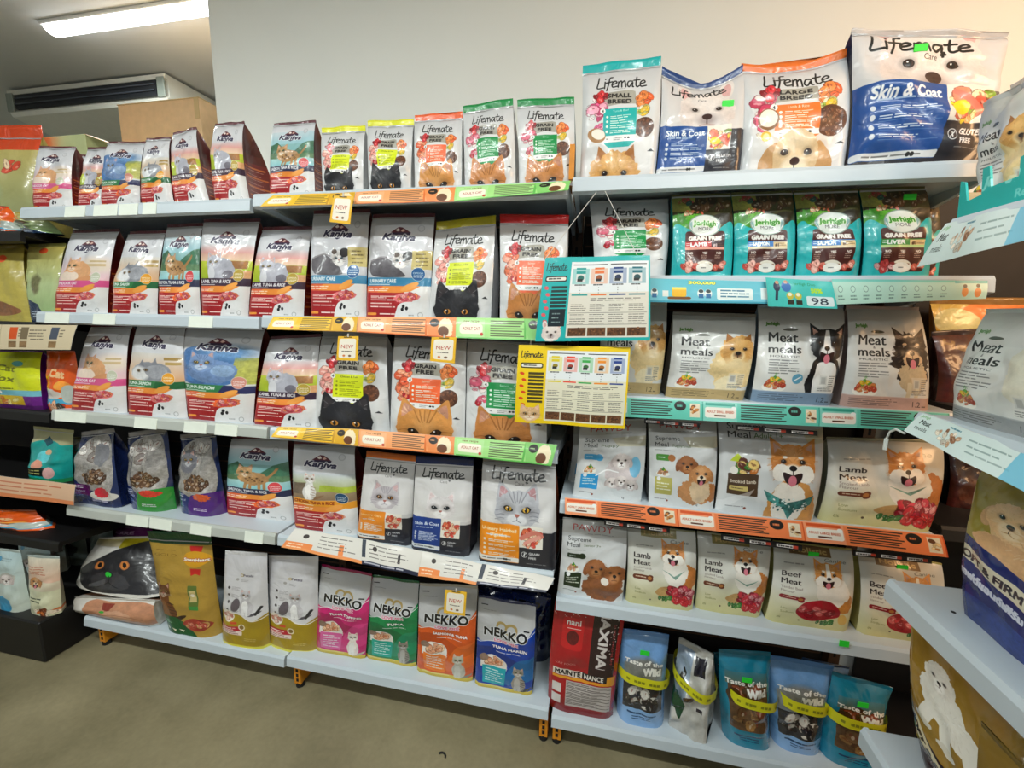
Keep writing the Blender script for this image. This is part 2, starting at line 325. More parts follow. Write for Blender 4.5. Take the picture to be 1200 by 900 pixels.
def doghead(cv,x,y,r,kind):
    A=cv.a
    P=dict(shiba=('d98b3f','f3ece2','8a4a22'),pom=('d9a45c','f0d6a4','a86c34'),boston=('17171a','f2f0ee','101012'),chi=('221a18','d8b48c','151010'),
      lab=('e2cba4','efe0c6','b8844c'),french=('e6dcd6','f6efea','b89c94'),corgi=('d99448','f6efe6','9a5a2a'),pup=('c98a52','f0dcc0','8a5a34'),pupw=('dcd0cc','f4f0ee','8c7c7c'),brown=('9a5e34','b87c4c','5a301a'),poodle=('eee8dc','f6f2ea','cfc6b6'),gold=('e0b888','f0d4ac','b88858'))[kind]
    b,m,d=P
    if kind in('shiba','corgi','chi','boston'):
        for q in (-1,1):
            cv.poly([(x+q*r*.95,y-r*.1/A),(x+q*r*1.0,y-r*1.25/A),(x+q*r*.22,y-r*.7/A)],b,var=.12)
            cv.poly([(x+q*r*.82,y-r*.4/A),(x+q*r*.86,y-r*1.0/A),(x+q*r*.45,y-r*.68/A)],'c79a88' if kind!='chi' else '4a3430',var=.15)
    elif kind=='french':
        for q in (-1,1):
            cv.ell(x+q*r*.72,y-r*.85/A,r*.26,r*.46,b,rot=q*14,var=.06); cv.ell(x+q*r*.72,y-r*.8/A,r*.16,r*.34,'d9a9a6',rot=q*14,var=.1)
    elif kind in('lab','pup','brown','gold','pupw'):
        for q in (-1,1): cv.ell(x+q*r*.92,y+r*.1/A,r*.3,r*.62,mixc(b,d,.8 if kind=='lab' else .4),rot=-q*(26 if kind=='lab' else 18),var=.14,rough=.05)
    elif kind=='pom':
        cv.ell(x,y,r*1.12,r*1.02,b,var=.2,rough=.12)
        for q in (-1,1): cv.poly([(x+q*r*.85,y-r*.55/A),(x+q*r*.75,y-r*1.2/A),(x+q*r*.3,y-r*.8/A)],d,var=.1)
    elif kind=='poodle':
        cv.ell(x,y-r*.55/A,r*.8,r*.7,b,var=.12,rough=.1)
        for q in (-1,1): cv.ell(x+q*r*.85,y,r*.34,r*.6,b,var=.12,rough=.1)
    cv.ell(x,y,r*(.8 if kind=='lab' else 1.0),r*.92,b,var=.14,rough=.03 if kind=='lab' else .07 if kind!='chi' else .2)
    for q in (-1,1): cv.ell(x+q*r*.75,y+r*.05/A,r*.28,r*.55,mixc(b,d,.6),al=.35,soft=r*.3)
    cv.ell(x,y-r*.45/A,r*.4,r*.3,mixc(b,m,.6),al=.4,soft=r*.3)
    if kind not in('lab','french','boston'): fur(cv,x,y,r*1.02,r*.95,(mixc(b,d,.6),mixc(b,m,.6),b),int(34+r*cv.W*1.1),r*.2,6,.45)
    else: fur(cv,x,y,r*.9,r*.85,(mixc(b,d,.35),mixc(b,m,.5)),int(20+r*cv.W*.6),r*.08,6,.25)
    if kind in('shiba','corgi'):
        for q in (-1,1): cv.ell(x+q*r*.52,y+r*.42/A,r*.42,r*.42,m,var=.06,rough=.05)
        for q in (-1,1): cv.ell(x+q*r*.35,y-r*.32/A,r*.12,r*.07,m)
        if kind=='corgi': cv.poly([(x-r*.1,y-r*.85/A),(x+r*.1,y-r*.85/A),(x+r*.2,y+r*.2/A),(x-r*.2,y+r*.2/A)],m)
    if kind=='boston': cv.poly([(x-r*.1,y-r*.85/A),(x+r*.1,y-r*.85/A),(x+r*.28,y+r*.3/A),(x-r*.28,y+r*.3/A)],m)
    if kind=='chi':
        for q in (-1,1): cv.ell(x+q*r*.4,y-r*.3/A,r*.13,r*.08,m)
        cv.ell(x,y+r*.55/A,r*.6,r*.35,m,var=.12,rough=.1)
    cv.ell(x,y+r*.38/A,r*.45,r*.38,m,var=.07,soft=r*.12)
    if kind=='pom': cv.ell(x,y+r*.28/A,r*.27,r*.22,'7c5434',soft=r*.2); cv.ell(x,y+r*.95/A,r*.9,r*.4,m,soft=r*.4,var=.1)
    if kind=='french': cv.ell(x,y+r*.32/A,r*.36,r*.24,'8c7c7c',soft=r*.25,al=.7)
    ny=y+r*.18/A; op=kind in('shiba','corgi','boston','chi','pup')
    if op:
        cv.curve([(x-r*.42,y+r*.4/A),(x,y+r*.5/A),(x+r*.42,y+r*.4/A),(x+r*.3,y+r*.85/A),(x,y+r*.98/A),(x-r*.3,y+r*.85/A)],'2a1212')
        cv.ell(x,y+r*.78/A,r*.19,r*.26,'d97a8a',var=.06)
    else: cv.line([(x-r*.25,y+r*.55/A),(x,y+r*.48/A),(x+r*.25,y+r*.55/A)],r*.05,d,.8)
    cv.ell(x,ny,r*.17,r*.13,'3a2220' if kind in('lab','french','pupw') else '120e0e')
    cv.line([(x,ny),(x,y+r*.48/A)],r*.04,'2a1a16')
    er={'pom':.11,'french':.09,'lab':.12}.get(kind,.11)
    for q in (-1,1): eye(cv,x+q*r*.42,y-r*.12/A,r*er,'3a2010')
def plate(cv,x,y,r,seed=1,cols=('c8552f','e08a4a','e8b070','b5402c')):
    cv.ell(x,y+r*.25/cv.a,r,r*.42,'f0ece2'); cv.scatter(x,y,r*.8,r*.35,16,r*.22,cols,seed=seed); cv.scatter(x,y-r*.4/cv.a,r*.4,r*.2,5,r*.2,('3f8a2c','5aa83a','e8c02c'),seed=seed+1)
def kibble(cv,x,y,r,seed=3):
    cv.ell(x,y,r,r,'5c3622'); cv.scatter(x,y,r*.88,r*.88,60,r*.13,('6b4028','7a4a2e','4a2a1a','84563a'),seed=seed)
# ------------------------------------------------------------------ front prints of each pack
DES={}
def design(f): DES[f.__name__]=f; return f
def kaniva(kind,W=232):
    c=Cv(W,1.6,'d4d4d8')
    band={'pink':'d8548c','green':'2f7a45','salmon':'2a2c4a','lamb':'3a2438','blue':'2f7a45','urine':'3c86ae','chick':'e89a2c'}[kind]
    txt={'pink':'INDOOR CAT','green':'TUNA SALMON','salmon':'SALMON, TUNA & RICE','lamb':'LAMB, TUNA & RICE','blue':'TUNA SALMON','urine':'URINARY CARE','chick':'CHICKEN, TUNA & RICE'}[kind]
    if kind=='pink':
        c.grad(.28,.62,'d4d4d8','f0c4cc'); c.ell(.75,.42,.3,.16,'e8d8c8',soft=.1); c.rect(.62,.4,.95,.43,'c9a86a',al=.6); c.rect(.68,.36,.95,.38,'b89858',al=.6)
        c.ell(.44,.5,.27,.22,'e2a878',rough=.06,var=.12); c.ell(.3,.56,.2,.12,'f2dccb',var=.06); cathead(c,.33,.42,.13,'e8b080','c07c4c','6a8a5a'); c.ell(.62,.58,.2,.05,'d89868',rot=-15)
    elif kind=='green':
        c.grad(.3,.62,'d6d2cc','e0a878'); c.ell(.5,.5,.36,.17,'8c8e96',rough=.06,var=.15); c.poly([(.28,.46),(.34,.36),(.42,.45)],'7c7e88'); c.poly([(.5,.46),(.58,.34),(.63,.46)],'85878f')
        c.ell(.3,.52,.16,.13,'e8e8ea',soft=.05,var=.1); c.ell(.6,.5,.2,.12,'a4a6ae',var=.2); c.rect(.72,.34,.98,.37,'a88a4c'); c.rect(.74,.39,.98,.42,'b89a58'); eye(c,.3,.49,.025); eye(c,.42,.48,.025)
    elif kind in('salmon',):
        c.grad(.12,.3,'b8ccd4','9cc8d2'); c.grad(.3,.62,'8cb8b8','5a9aa4'); c.poly([(0,.34),(.2,.27),(.4,.38),(.6,.4),(.8,.3),(1,.26),(1,.45),(0,.45)],'3c6a50',var=.3); c.rect(0,.43,1,.52,'5a7c58',var=.3); c.grad(.5,.62,'a8d0d0','88c4cc')
        c.ell(.48,.47,.25,.13,'b88c5c',rough=.07,var=.35); 
        for q in range(9): c.ell(.32+q*.04,.46+.02*(q%3),.018,.015,'5c3c22')
        for q in (.34,.42,.56,.64): c.rect(q,.5,q+.05,.6,'b08454',var=.2,r=.02)
        cathead(c,.34,.4,.12,'c89c68','5c3c22','5a7a4a'); c.line([(.7,.46),(.82,.38),(.86,.34)],.04,'a87c4c')
    elif kind=='lamb':
        c.grad(.24,.34,'d4d4d8','e0a09a'); c.grad(.34,.42,'e0b0a0','e8c8a8'); c.grad(.42,.62,'c4cc3c','9cb42c'); c.rect(.62,.42,.95,.5,'9a6a3c',var=.3); c.rect(.5,.52,1,.62,'d8a070',var=.15)
        c.ell(.48,.5,.26,.18,'b4b4c0',rough=.05,var=.1); c.ell(.62,.56,.1,.07,'74707c',var=.2); cathead(c,.32,.43,.13,'c0c0cc','8a8a98','b89a4c'); c.ell(.3,.55,.08,.12,'dcdce2')
    elif kind=='blue':
        c.rect(0,.2,.8,.6,'4c78b0',r=.2,var=.3); c.rect(.72,.3,1,.58,'b4b458',var=.3); c.ell(.6,.25,.35,.12,'6c98c8',var=.3,soft=.1)
        c.ell(.46,.46,.33,.2,'6c88b4',rough=.06,var=.25); cathead(c,.3,.37,.16,'7c98c4','3c5888','c8a83c'); c.ell(.6,.45,.16,.1,'8ca8cc',var=.3)
    elif kind=='urine':
        c.grad(.24,.6,'cfcfd4','c4c4ca'); c.curve([(.06,.48),(.12,.42),(.3,.41),(.45,.46),(.6,.55),(.62,.59),(.4,.6),(.16,.59),(.08,.55)],'5c585e',var=.25); c.line([(.08,.44),(.25,.4),(.4,.42)],.02,'8a8488',smooth=True)
        cathead(c,.56,.44,.12,'eeeae8','2a2628','6a8a9a',muz='f4f2f0'); c.ell(.66,.39,.08,.07,'262426',var=.1); c.ell(.48,.38,.05,.04,'5a4a42')
        c.rect(.72,.34,1,.52,'c4b060',al=.9,var=.06); c.micro(.78,.37,.98,4,.035,.012,'6a5a2a')
    elif kind=='chick':
        c.grad(.3,.5,'c8ccd2','a8b06c'); c.rect(.5,.43,1,.5,'a4b43c',var=.2); c.grad(.5,.6,'a08c6c','8c745c'); c.rect(0,.42,.3,.55,'7a6a5a',var=.3)
        catbody(c,.34,.59,.44,'dcd8d4','8c6c50','f2eeea')
    # grey top with mountain mark
    c.grad(0,.12,'c8c8ce','d2d2d6')
    if kind!='urine' : c.ell(.2,.14,.5,.06,'e0e0e4',soft=.2,al=.5)
    c.poly([(.33,.165),(.42,.125),(.47,.105),(.53,.11),(.6,.135),(.67,.165)],'5a1c2a'); c.poly([(.42,.135),(.47,.115),(.5,.14),(.46,.15)],'f0e4dc'); c.poly([(.54,.125),(.58,.14),(.54,.155),(.51,.145)],'e0b8a8'); c.rect(.35,.16,.66,.185,'2c1c3c')
    c.text('Kaniva',.5,.205,.1,'2a2444',w=.5,bold=.045,shear=.35,rot=3,out='f4f2f4',outw=.014); c.text('Kaniva',.5,.205,.1,'2a2444',w=.5,bold=.045,shear=.35,rot=3)
    c.poly([(.44,.245),(.56,.245),(.5,.262)],'2a2444')
    c.ell(.82,.12,.055,.055,'9a9aa0',al=.5); c.ell(.82,.12,.042,.042,'d0d0d4',al=.9)
    # band
    c.rect(0,.6,1,.68,band); 
    if kind in('blue','green'): c.poly([(.62,.6),(1,.6),(1,.68),(.55,.68)],'2a2c5a' if kind=='blue' else '24663a')
    c.text(txt,.08,.632,.052,'f4f4f4' if kind!='chick' else '8a2c14',w=.42 if kind in('urine','pink','green','blue') else .62,anc='l',bold=.05,shear=.1); c.rect(.05,.662,.4,.67,'f0f0f0',al=.8)
    bc={'pink':'c9ccb4','green':'e8a02c','salmon':'d8484c','lamb':'b89c3c','blue':'d89080','urine':'1f5a94','chick':'1f4a70'}[kind]
    c.ell(.82,.565,.105,.105,'f0f0ea',al=.7); c.ell(.82,.565,.098,.098,bc); c.text('7' if 0 else 'OMEGA',.82,.555,.03,'ffffff',bold=.03); c.micro(.75,.575,.9,2,.015,.006,'ffffff')
    # lower block
    c.grad(.68,1,'e4e2e0','d8d8d8'); 
    c.rect(0,.68,.62,1,'b02428'); c.grad(.8,1,'b02428','96181e',0,.58)
    c.poly([(0,.68),(.86,.68),(.72,.73),(.55,.745),(0,.742)],'f0923c'); c.poly([(0,.68),(.3,.68),(.2,.742),(0,.742)],'e4683c'); c.ell(.7,.685,.14,.045,'f2a44c',rot=-25)
    c.ell(.66,.79,.2,.075,{'salmon':'ec6430','blue':'ec6430','chick':'e8a898'}.get(kind,'e0787c'),rot=-8,rough=.12,var=.2); c.scatter(.68,.785,.16,.06,14,.035,('f0a0a0','c84858','f4c8b8','e87c50'),seed=4)
    c.curve([(.52,.9),(.58,.845),(.72,.83),(.85,.835),(1,.83),(1.04,1.02),(.8,1.04),(.5,1.04)],'e2e2e2',var=.03)
    for dx,dy in ((.62,.875),(.67,.895),(.605,.905)): c.ell(dx,dy,.022,.028,'16161a')
    c.micro(.1,.775,.52,4,.034,.011,'f6e4dc',words=2); c.micro(.1,.79,.4,1,.034,.009,'f6e4dc'); c.micro(.04,.7,.5,2,.02,.009,'fff0e0')
    c.rect(.04,.94,.2,.965,'f09a3c',r=.02); c.micro(.25,.945,.5,1,.03,.012,'f6e4dc',words=2)
    c.ell(.88,.955,.04,.04,'8a8a8a',al=.7); c.ell(.88,.955,.03,.03,'e0e0e0'); c.micro(.7,.955,.82,1,.02,.012,'9a9a9a')
    return c
for k_ in('pink','green','salmon','lamb','blue','urine','chick'): DES['kaniva_'+k_]=(lambda k_=k_:kaniva(k_))
def gf(col,animal,W=256,word='GRAIN\nFREE',a=1.4,seed=1):
    c=Cv(W,a,'dcdcdc'); c.grad(0,.35,'c6c6c8','dcdcdc'); A=c.a
    hand(c,'Lifemate',.5,.15,.62,.15,'0e0e0e',.017,rot=-3)
    c.micro(.4,.205,.62,1,.01,.006,'9a9a9a')
    c.poly([(.27,.25),(.36,.235),(.62,.225),(.68,.24),(.7,.36),(.5,.35),(.27,.37)],'a8a498',var=.08)
    l1,l2=word.split('\n'); hh=.05*min(1,a/1.35); c.text(l1,.48,.27,hh,'1e1a18',w=.3,bold=.06,rot=2); c.text(l2,.48,.325,hh,'1e1a18',w=.24 if l2=='FREE' else .3,bold=.06,rot=2)
    red=dict(yel=('f0a8a0','f4c4b4','e8988c'),ora=('f08058','f4a078','e4603c'),gre=('c43c58','f0e4e0','d8607a','e8a0ac'),red=('f08058','ec6c48','f4a890'),tur=('e05c90','c8386c','f4a8c0','e8e0e0'),ora2=('e05878','f2dcd8','c83c5c'))[col]
    c.scatter(.2,.42,.1,.16,26,.06,red,seed=seed); c.scatter(.24,.27,.06,.045,9,.04,('b41c28','d83038','8c1420'),seed=seed+2); c.scatter(.22,.56,.08,.08,8,.04,red+('b41c28',),seed=seed+3)
    c.scatter(.8,.33,.08,.09,16,.055,('f06430','f08c48','e84c28'),seed=seed+4); c.scatter(.78,.42,.08,.03,8,.04,('8cb43c','c8d890','f0e4c0','f0c83c'),seed=seed+5)
    kibble(c,.8,.57,.12 if col!='ora2' else .15)
    pc=dict(yel='dce81c',ora='f2642c',gre='169048',red='f47048',tur='16b0ac',ora2='ec7828')[col]
    c.rect(.28,.39,.7,.64,pc,r=.01); c.rect(.28,.63,.7,.685,'f2f2f0'); c.poly([(.28,.685),(.7,.685),(.62,.73),(.36,.73)],pc)
    tc='e8f4e8' if col not in('yel',) else '8a9018'
    c.ell(.27,.41,.035,.035,'f4f4f0'); c.text('4',.27,.41,.04,'2a2a2a',bold=.03); c.text('Chicken & Fish' if col=='yel' else 'Tuna & Beef' if col=='tur' else 'Lamb & Rice' if col=='ora2' else 'Salmon',.5,.415,.028,tc if col!='yel' else '3a4010')
    for i in range(4): c.ell(.33,.465+i*.043,.016,.016,tc); c.micro(.37,.457+i*.043,.68,2,.017,.008,tc,rag=.35)
    c.text('~',.34,.655,.03,'1a1a1a',bold=.05); c.ell(.57,.657,.016,.012,'1a1a1a'); c.ell(.61,.657,.016,.012,'1a1a1a'); c.micro(.42,.65,.54,2,.014,.006,'8a8a8a')
    c.poly([(.86,.77),(.91,.75),(.95,.775)],'2a2a30')
    if animal=='black': cathead(c,.46,.885,.33,'26262a','141416','c08030',inner='3a3436',cut=True,stripe=False)
    elif animal=='ging': cathead(c,.5,.9,.34,'dc9850','9c5c24','3a2410',inner='c89080',cut=True)
    elif animal=='ging2': cathead(c,.48,.91,.32,'d08848','8c4c1c','241408',inner='c48c78',cut=True)
    elif animal=='pom': doghead(c,.46,.97,.3,'pom')
    elif animal=='lab': doghead(c,.5,.86,.27,'lab'); 
    if animal=='lab': c.scatter(.16,.66,.04,.03,1,.05,('e8e0c8',)); c.ell(.22,.52,.1,.11,'8a6038'); c.ell(.22,.51,.085,.09,'efe8da',var=.04); c.ell(.2,.68,.05,.05,'f0c040'); c.ell(.2,.68,.03,.03,'f8e8a0')
    if animal=='pom': c.ell(.2,.62,.12,.09,'a87c50',rot=20); c.ell(.22,.61,.09,.065,'f0ebe0',rot=20)
    return c
DES['grainfree_yellow']=lambda:gf('yel','black'); DES['grainfree_orange']=lambda:gf('ora','ging'); DES['grainfree_green']=lambda:gf('gre','ging2'); DES['grainfree_red']=lambda:gf('red','ging2')
DES['grainfree_teal']=lambda:gf('tur','pom',W=320,word='SMALL\nBREED'); DES['grainfree_lab']=lambda:gf('ora2','lab',W=384,word='LARGE\nBREED',a=1.08); DES['grainfree_dog']=lambda:gf('gre','none')
def care(kind,W=256,a=1.5):
    pc,t1,t2,base={'orange':('f0902c','Urinary','Care','dcd4d4'),'navy':('1c3c88','Skin & Coat','','e8e4e4'),'tabby':('f0901c','Urinary Hairball','Digestive','b8b8bc'),
       'dog':('1c4c94','Skin & Coat','',''),'big':('1c4c94','Skin & Coat','','')}[kind]
    c=Cv(W,a,'d2d0d0'); c.grad(0,.6,'cfcccc','dedbd9'); A=a
    if kind in('orange','navy','tabby'):
        if kind=='tabby': cathead(c,.5,.42,.27,'bcbcc2','6c6c74','c89c2c',inner='b07c80'); 
        elif kind=='orange': cathead(c,.5,.43,.24,'c4bcc0','8c8490','a86c2c',inner='c09c9c'); 
        else: cathead(c,.5,.46,.23,'e0dada','c8c0c0','1c2c34',inner='d8c0c0',stripe=False)
    elif kind=='dog': doghead(c,.55,.36,.34,'french')
    else: doghead(c,.5,.3,.36,'french')
    if kind=='big': hand(c,'Lifemate',.43,.1,.66,.1,'141414',.017,rot=-1); c.text('Care',.5,.19,.035,'3a3434'); c.text('+',.59,.165,.05,'1a1a1a',bold=.08)
    elif kind=='dog': hand(c,'Lifemate',.45,.12,.66,.11,'141414',.017,rot=4); c.text('Care',.5,.2,.035,'6a6464')
    else: hand(c,'Lifemate',.5,.1,.72,.15,'0e0e0e',.019); c.text('Care',.52,.18,.045,'7a7474'); c.text('+',.62,.165,.05,'2a2a2a',bold=.05)
    y0={'orange':.6,'navy':.58,'tabby':.56,'dog':.52,'big':.42}[kind]; x1={'orange':.54,'navy':.52,'tabby':.54,'dog':.56,'big':.6}[kind]
    c.rect(0,y0+.05,1,1,'2a2a32'); c.rect(0,y0,x1,.96,pc,r=.015); c.rect(0,y0,.05,.95,pc)
    fx1=.84 if kind!='big' else .92
    c.rect(x1,y0+.0,fx1,y0+(1-y0)*.5,'ece6da'); 
    cols=('e8704c','f0a080','d84c40','f4c8a8','c83c30') if kind not in('dog','big') else ('f08c6c','f0d028','7ca82c','e86048','f4d8a8','f0a060')
    c.scatter((x1+fx1)/2,y0+(1-y0)*.27,(fx1-x1)*.4,(1-y0)*.2*A,26,.04 if kind!='big' else .045,cols,seed=9); 
    if kind=='tabby': c.line([(x1+.03,y0+.12),(x1+.2,y0+.06),(fx1-.02,y0+.09)],.06,'d88070',smooth=True); c.line([(x1+.08,y0+.17),(x1+.25,y0+.1)],.05,'e8a090')
    if kind in('dog','big'): c.ell(x1+.1,y0+(1-y0)*.32,.065,.05,'ecd81c'); c.line([(x1+.05,y0+.06),(x1+.25,y0+.2)],.035,'e8806c')
    th=.052 if kind in('orange','navy','tabby') else .066
    if kind=='tabby': c.text(t1,x1/2,y0+.06,.042,'f8e4c0',bold=.05,w=.46); c.text(t2,x1/2,y0+.11,.042,'f8e4c0',bold=.05)
    elif kind=='orange': c.text('Urinary Care',x1/2,y0+.055,.036,'f8e0b0',bold=.05,w=.4); c.text('Kitten',x1/2,y0+.095,.03,'f8e0b0',bold=.03)
    else: c.text(t1,x1/2+.02,y0+.07,th*1.0,'f4f6fa',bold=.045,w=x1*.8)
    c.micro(x1*.2,y0+.11,x1*.85,1,.02,.01,'c8d8ec')
    for i in range(4):
        yy=y0+.17+i*(.95-y0-.26)/4 if kind!='tabby' else y0+.16+i*.05
        c.ell(.09*x1/.56,yy+.01,.018,.018,'f0f0f0',al=.85); c.micro(.14,yy,x1*.95,2,.015,.007,'e8eef6',rag=.4); 
        if kind=='big': c.rect(.14,yy+.035,x1*.94,yy+.038,'9ab4dc',al=.6)
    c.rect(0,.905,x1,.955,'e8e8e6',r=.012,al=.97); c.micro(.06,.925,x1*.9,1,.01,.01,'555555',words=5); c.ell(x1*.65,.93,.016,.014,'222222'); c.ell(x1*.7,.93,.016,.014,'222222')
    gy=y0+(1-y0)*.66; c.ell(x1+.07,gy,.04,.04,'e8e8e8',al=.9); c.ell(x1+.07,gy,.033,.033,'2a2a32'); c.line([(x1+.05,gy+.02),(x1+.09,gy-.02)],.008,'e8e8e8'); c.line([(x1+.07,gy-.02),(x1+.07,gy+.02)],.01,'e8e8e8')
    g='GLUTEN' if kind in('dog','big') else 'GRAIN'; h=.032 if kind!='big' else .036
    c.text(g,x1+.13,gy-.018/A*1.4,h,'f0f0f0',anc='l',bold=.05); c.text('FREE',x1+.13,gy+.034/A*1.1,h,'f0f0f0',anc='l',bold=.05); c.micro(x1+.1,gy+.09,.9,1,.02,.007,'8a8a8a')
    return c
for k_,w_,a_ in(('orange',224,1.65),('navy',224,1.6),('tabby',288,1.35),('dog',288,1.25),('big',448,.88)): DES['care_'+k_]=(lambda k_=k_,w_=w_,a_=a_:care(k_,w_,a_))
def more(kind):
    c=Cv(256,1.42,'22aeb0'); c.rect(0,0,1,.42,'3c3a1c',var=.45); c.rect(0,0,.4,.2,'8a8c3c',var=.35); c.scatter(.62,.12,.3,.1,30,.07,('4a3420','6a4a2c','5c4a28','3a2c18'),seed=2); c.scatter(.25,.08,.15,.05,10,.05,('2c5c50','8c5c34','b8443c'),seed=5)
    c.ell(.15,.32,.2,.14,'3c8a1c',var=.4,rough=.2); c.ell(.4,.28,.2,.06,'5aa02c',var=.4,rough=.2); c.scatter(.36,.22,.16,.03,9,.035,('c85c3c','e88c5c','e0c8a0'),seed=7); c.ell(.85,.3,.2,.1,'2a2416',var=.3)
    c.curve([(0,.4),(.25,.42),(.5,.5),(.75,.42),(1,.38),(1,1.1),(0,1.1)],'22b0b2',var=.05)
    c.rect(.2,.45,.84,.93,'4a1c16',r=.05,var=.06)
    c.ell(.52,.38,.27,.19,'8a9a90'); c.ell(.52,.38,.25,.175,'dfe4de',var=.03); c.poly([(.26,.36),(.31,.33),(.31,.44)],'8ab0b0'); c.poly([(.78,.36),(.73,.33),(.73,.44)],'8ab0b0')
    c.text('Jerhigh',.52,.355,.08,'2c8a14',w=.38,bold=.05,out='dff0c8',outw=.006,rot=2); c.text('MORE',.52,.42,.055,'4a4a48',w=.22)
    c.text('GRAIN FREE',.52,.535,.062,'f4f0ea',w=.52,bold=.10)
    fc,ft={'lamb':('c42c2c','LAMB'),'salmon':('2878c4','SALMON'),'liver':('2c8a3c','LIVER')}[kind]
    c.rect(.2,.575,.84,.64,fc if kind!='lamb' else '3a1420'); c.rect(.2,.575,.62,.64,fc); c.text(ft,.42,.608,.06,'f4f4f4',w=.26,bold=.08); c.micro(.22,.59,.3,2,.02,.01,'f0f0f0')
    c.rect(.62,.585,.84,.665,'e8c890' if kind!='lamb' else '3a2430'); c.text('#1',.68,.62,.045,'4a2c14' if kind!='lamb' else 'f0e0e0',bold=.08); c.micro(.72,.6,.83,3,.02,.008,'6a4c2c'); c.rect(.2,.64,.84,.67,{'lamb':'f0a898','salmon':'e8d4b0','liver':'b8d48c'}[kind])
    for x,t in((.29,'NO'),(.52,'YES'),(.75,'NO')): c.text(t,x,.71,.035,'f0ece4',bold=.08); c.micro(x-.06,.735,x+.06,3,.018,.007,'c8b0a0')
    c.ell(.52,.87,.15,.1,'e4dccc'); c.rect(.4,.84,.64,.86,'8a5c44'); c.scatter(.27,.87,.1,.05,9,.05,('e8806c','f0b0a0','c84c40') if kind!='liver' else ('8a2428','b83c3c','d8a0a0'),seed=3); c.scatter(.77,.86,.08,.05,8,.05,('e8806c','f0b0a0','d8604c'),seed=8)
    c.ell(.52,.88,.13,.07,'ece8e0'); c.micro(.47,.88,.57,1,.02,.01,'5a5a5a'); c.rect(0,.965,1,.972,'9ae0dc',al=.6)
    return c
for k_ in('lamb','salmon','liver'): DES['more_'+k_]=(lambda k_=k_:more(k_))
def meals(kind,W=288,a=1.12):
    band={'pom':'b8a070','boston':'7c94ac','chi':'c09c90','grey':'9a9c9c','small':'b8a070'}[kind]
    c=Cv(W,a,'dad9d5'); c.grad(0,.3,'bdbcb6','d4d3cf'); c.text('Jerhigh',.16,.17,.035,'4a7a2c',bold=.08,w=.16); c.curve([(.28,.235),(.33,.215),(.42,.22),(.45,.235),(.36,.245)],'4a4a3c')
    for dx in(0,.006): c.text('Meat',.28+dx,.31,.115,'1a1a1a',w=.34,bold=.0)
    c.text('&',.315,.385,.03,'4a4a4a')
    for dx in(0,.006): c.text('meals',.3+dx,.43,.095,'1a1a1a',w=.38)
    c.text('HOLISTIC',.3,.505,.022,'3a3a3a',w=.34); c.micro(.12,.54,.5,6,.027,.01,'6a6a6a',rag=.45)
    if kind in('pom','grey','small'):
        if kind!='grey': c.ell(.78,.6,.3,.3,'e8cc94',rough=.12,var=.14); c.ell(.72,.82,.14,.12,'f0e0b8',var=.1,rough=.1); doghead(c,.8,.4,.19,'pom')
        else: c.ell(.85,.5,.25,.3,'e0d8c0',rough=.1,var=.1,al=.7)
    elif kind=='boston': c.ell(.8,.75,.22,.3,'17171a',rough=.04,var=.1); c.curve([(.68,.6),(.8,.55),(.92,.6),(.94,.9),(.7,.9)],'ecebe8',var=.05); doghead(c,.8,.38,.2,'boston'); c.ell(.48,.73,.06,.06,'5c9cb8'); c.line([(.45,.75),(.51,.71)],.015,'e8f0f0')
    elif kind=='chi': c.ell(.75,.5,.24,.26,'2c2220',rough=.25,var=.3); c.ell(.76,.66,.17,.2,'c8b08c',rough=.15,var=.15); c.rect(.68,.72,.73,.88,'d8c8a8',r=.02); c.rect(.78,.72,.83,.88,'d8c8a8',r=.02); doghead(c,.76,.4,.2,'chi')
    plate(c,.22,.8,.14,seed=5); c.text('*',.22,.7,.06,'3c8a2c')
    c.rect(0,.87,1,1,band,var=.05); c.grad(.87,.885,mixc(band,'ffffff',.3),band); c.micro(.06,.9,.72,4,.02,.007,mixc(band,'000000',.45)); c.text('1.2',.82,.94,.06,mixc(band,'000000',.6)); c.micro(.88,.955,.94,1,.01,.012,mixc(band,'000000',.6))
    c.rect(.73,.67,.93,.855,'e4e2da',al=.35,r=.01); c.rect(.75,.69,.83,.78,'c8c8c4',al=.7); c.rect(.765,.705,.815,.77,'8a8a88',al=.5); c.micro(.85,.69,.93,6,.02,.008,'6a6a68'); c.micro(.74,.8,.92,3,.018,.008,'7a7a78')
    return c
for k_ in('pom','boston','chi'): DES['meals_'+k_]=(lambda k_=k_:meals(k_))
DES['meals_grey']=lambda:meals('grey',384,1.15); DES['meals_small']=lambda:meals('small',224,1.3)
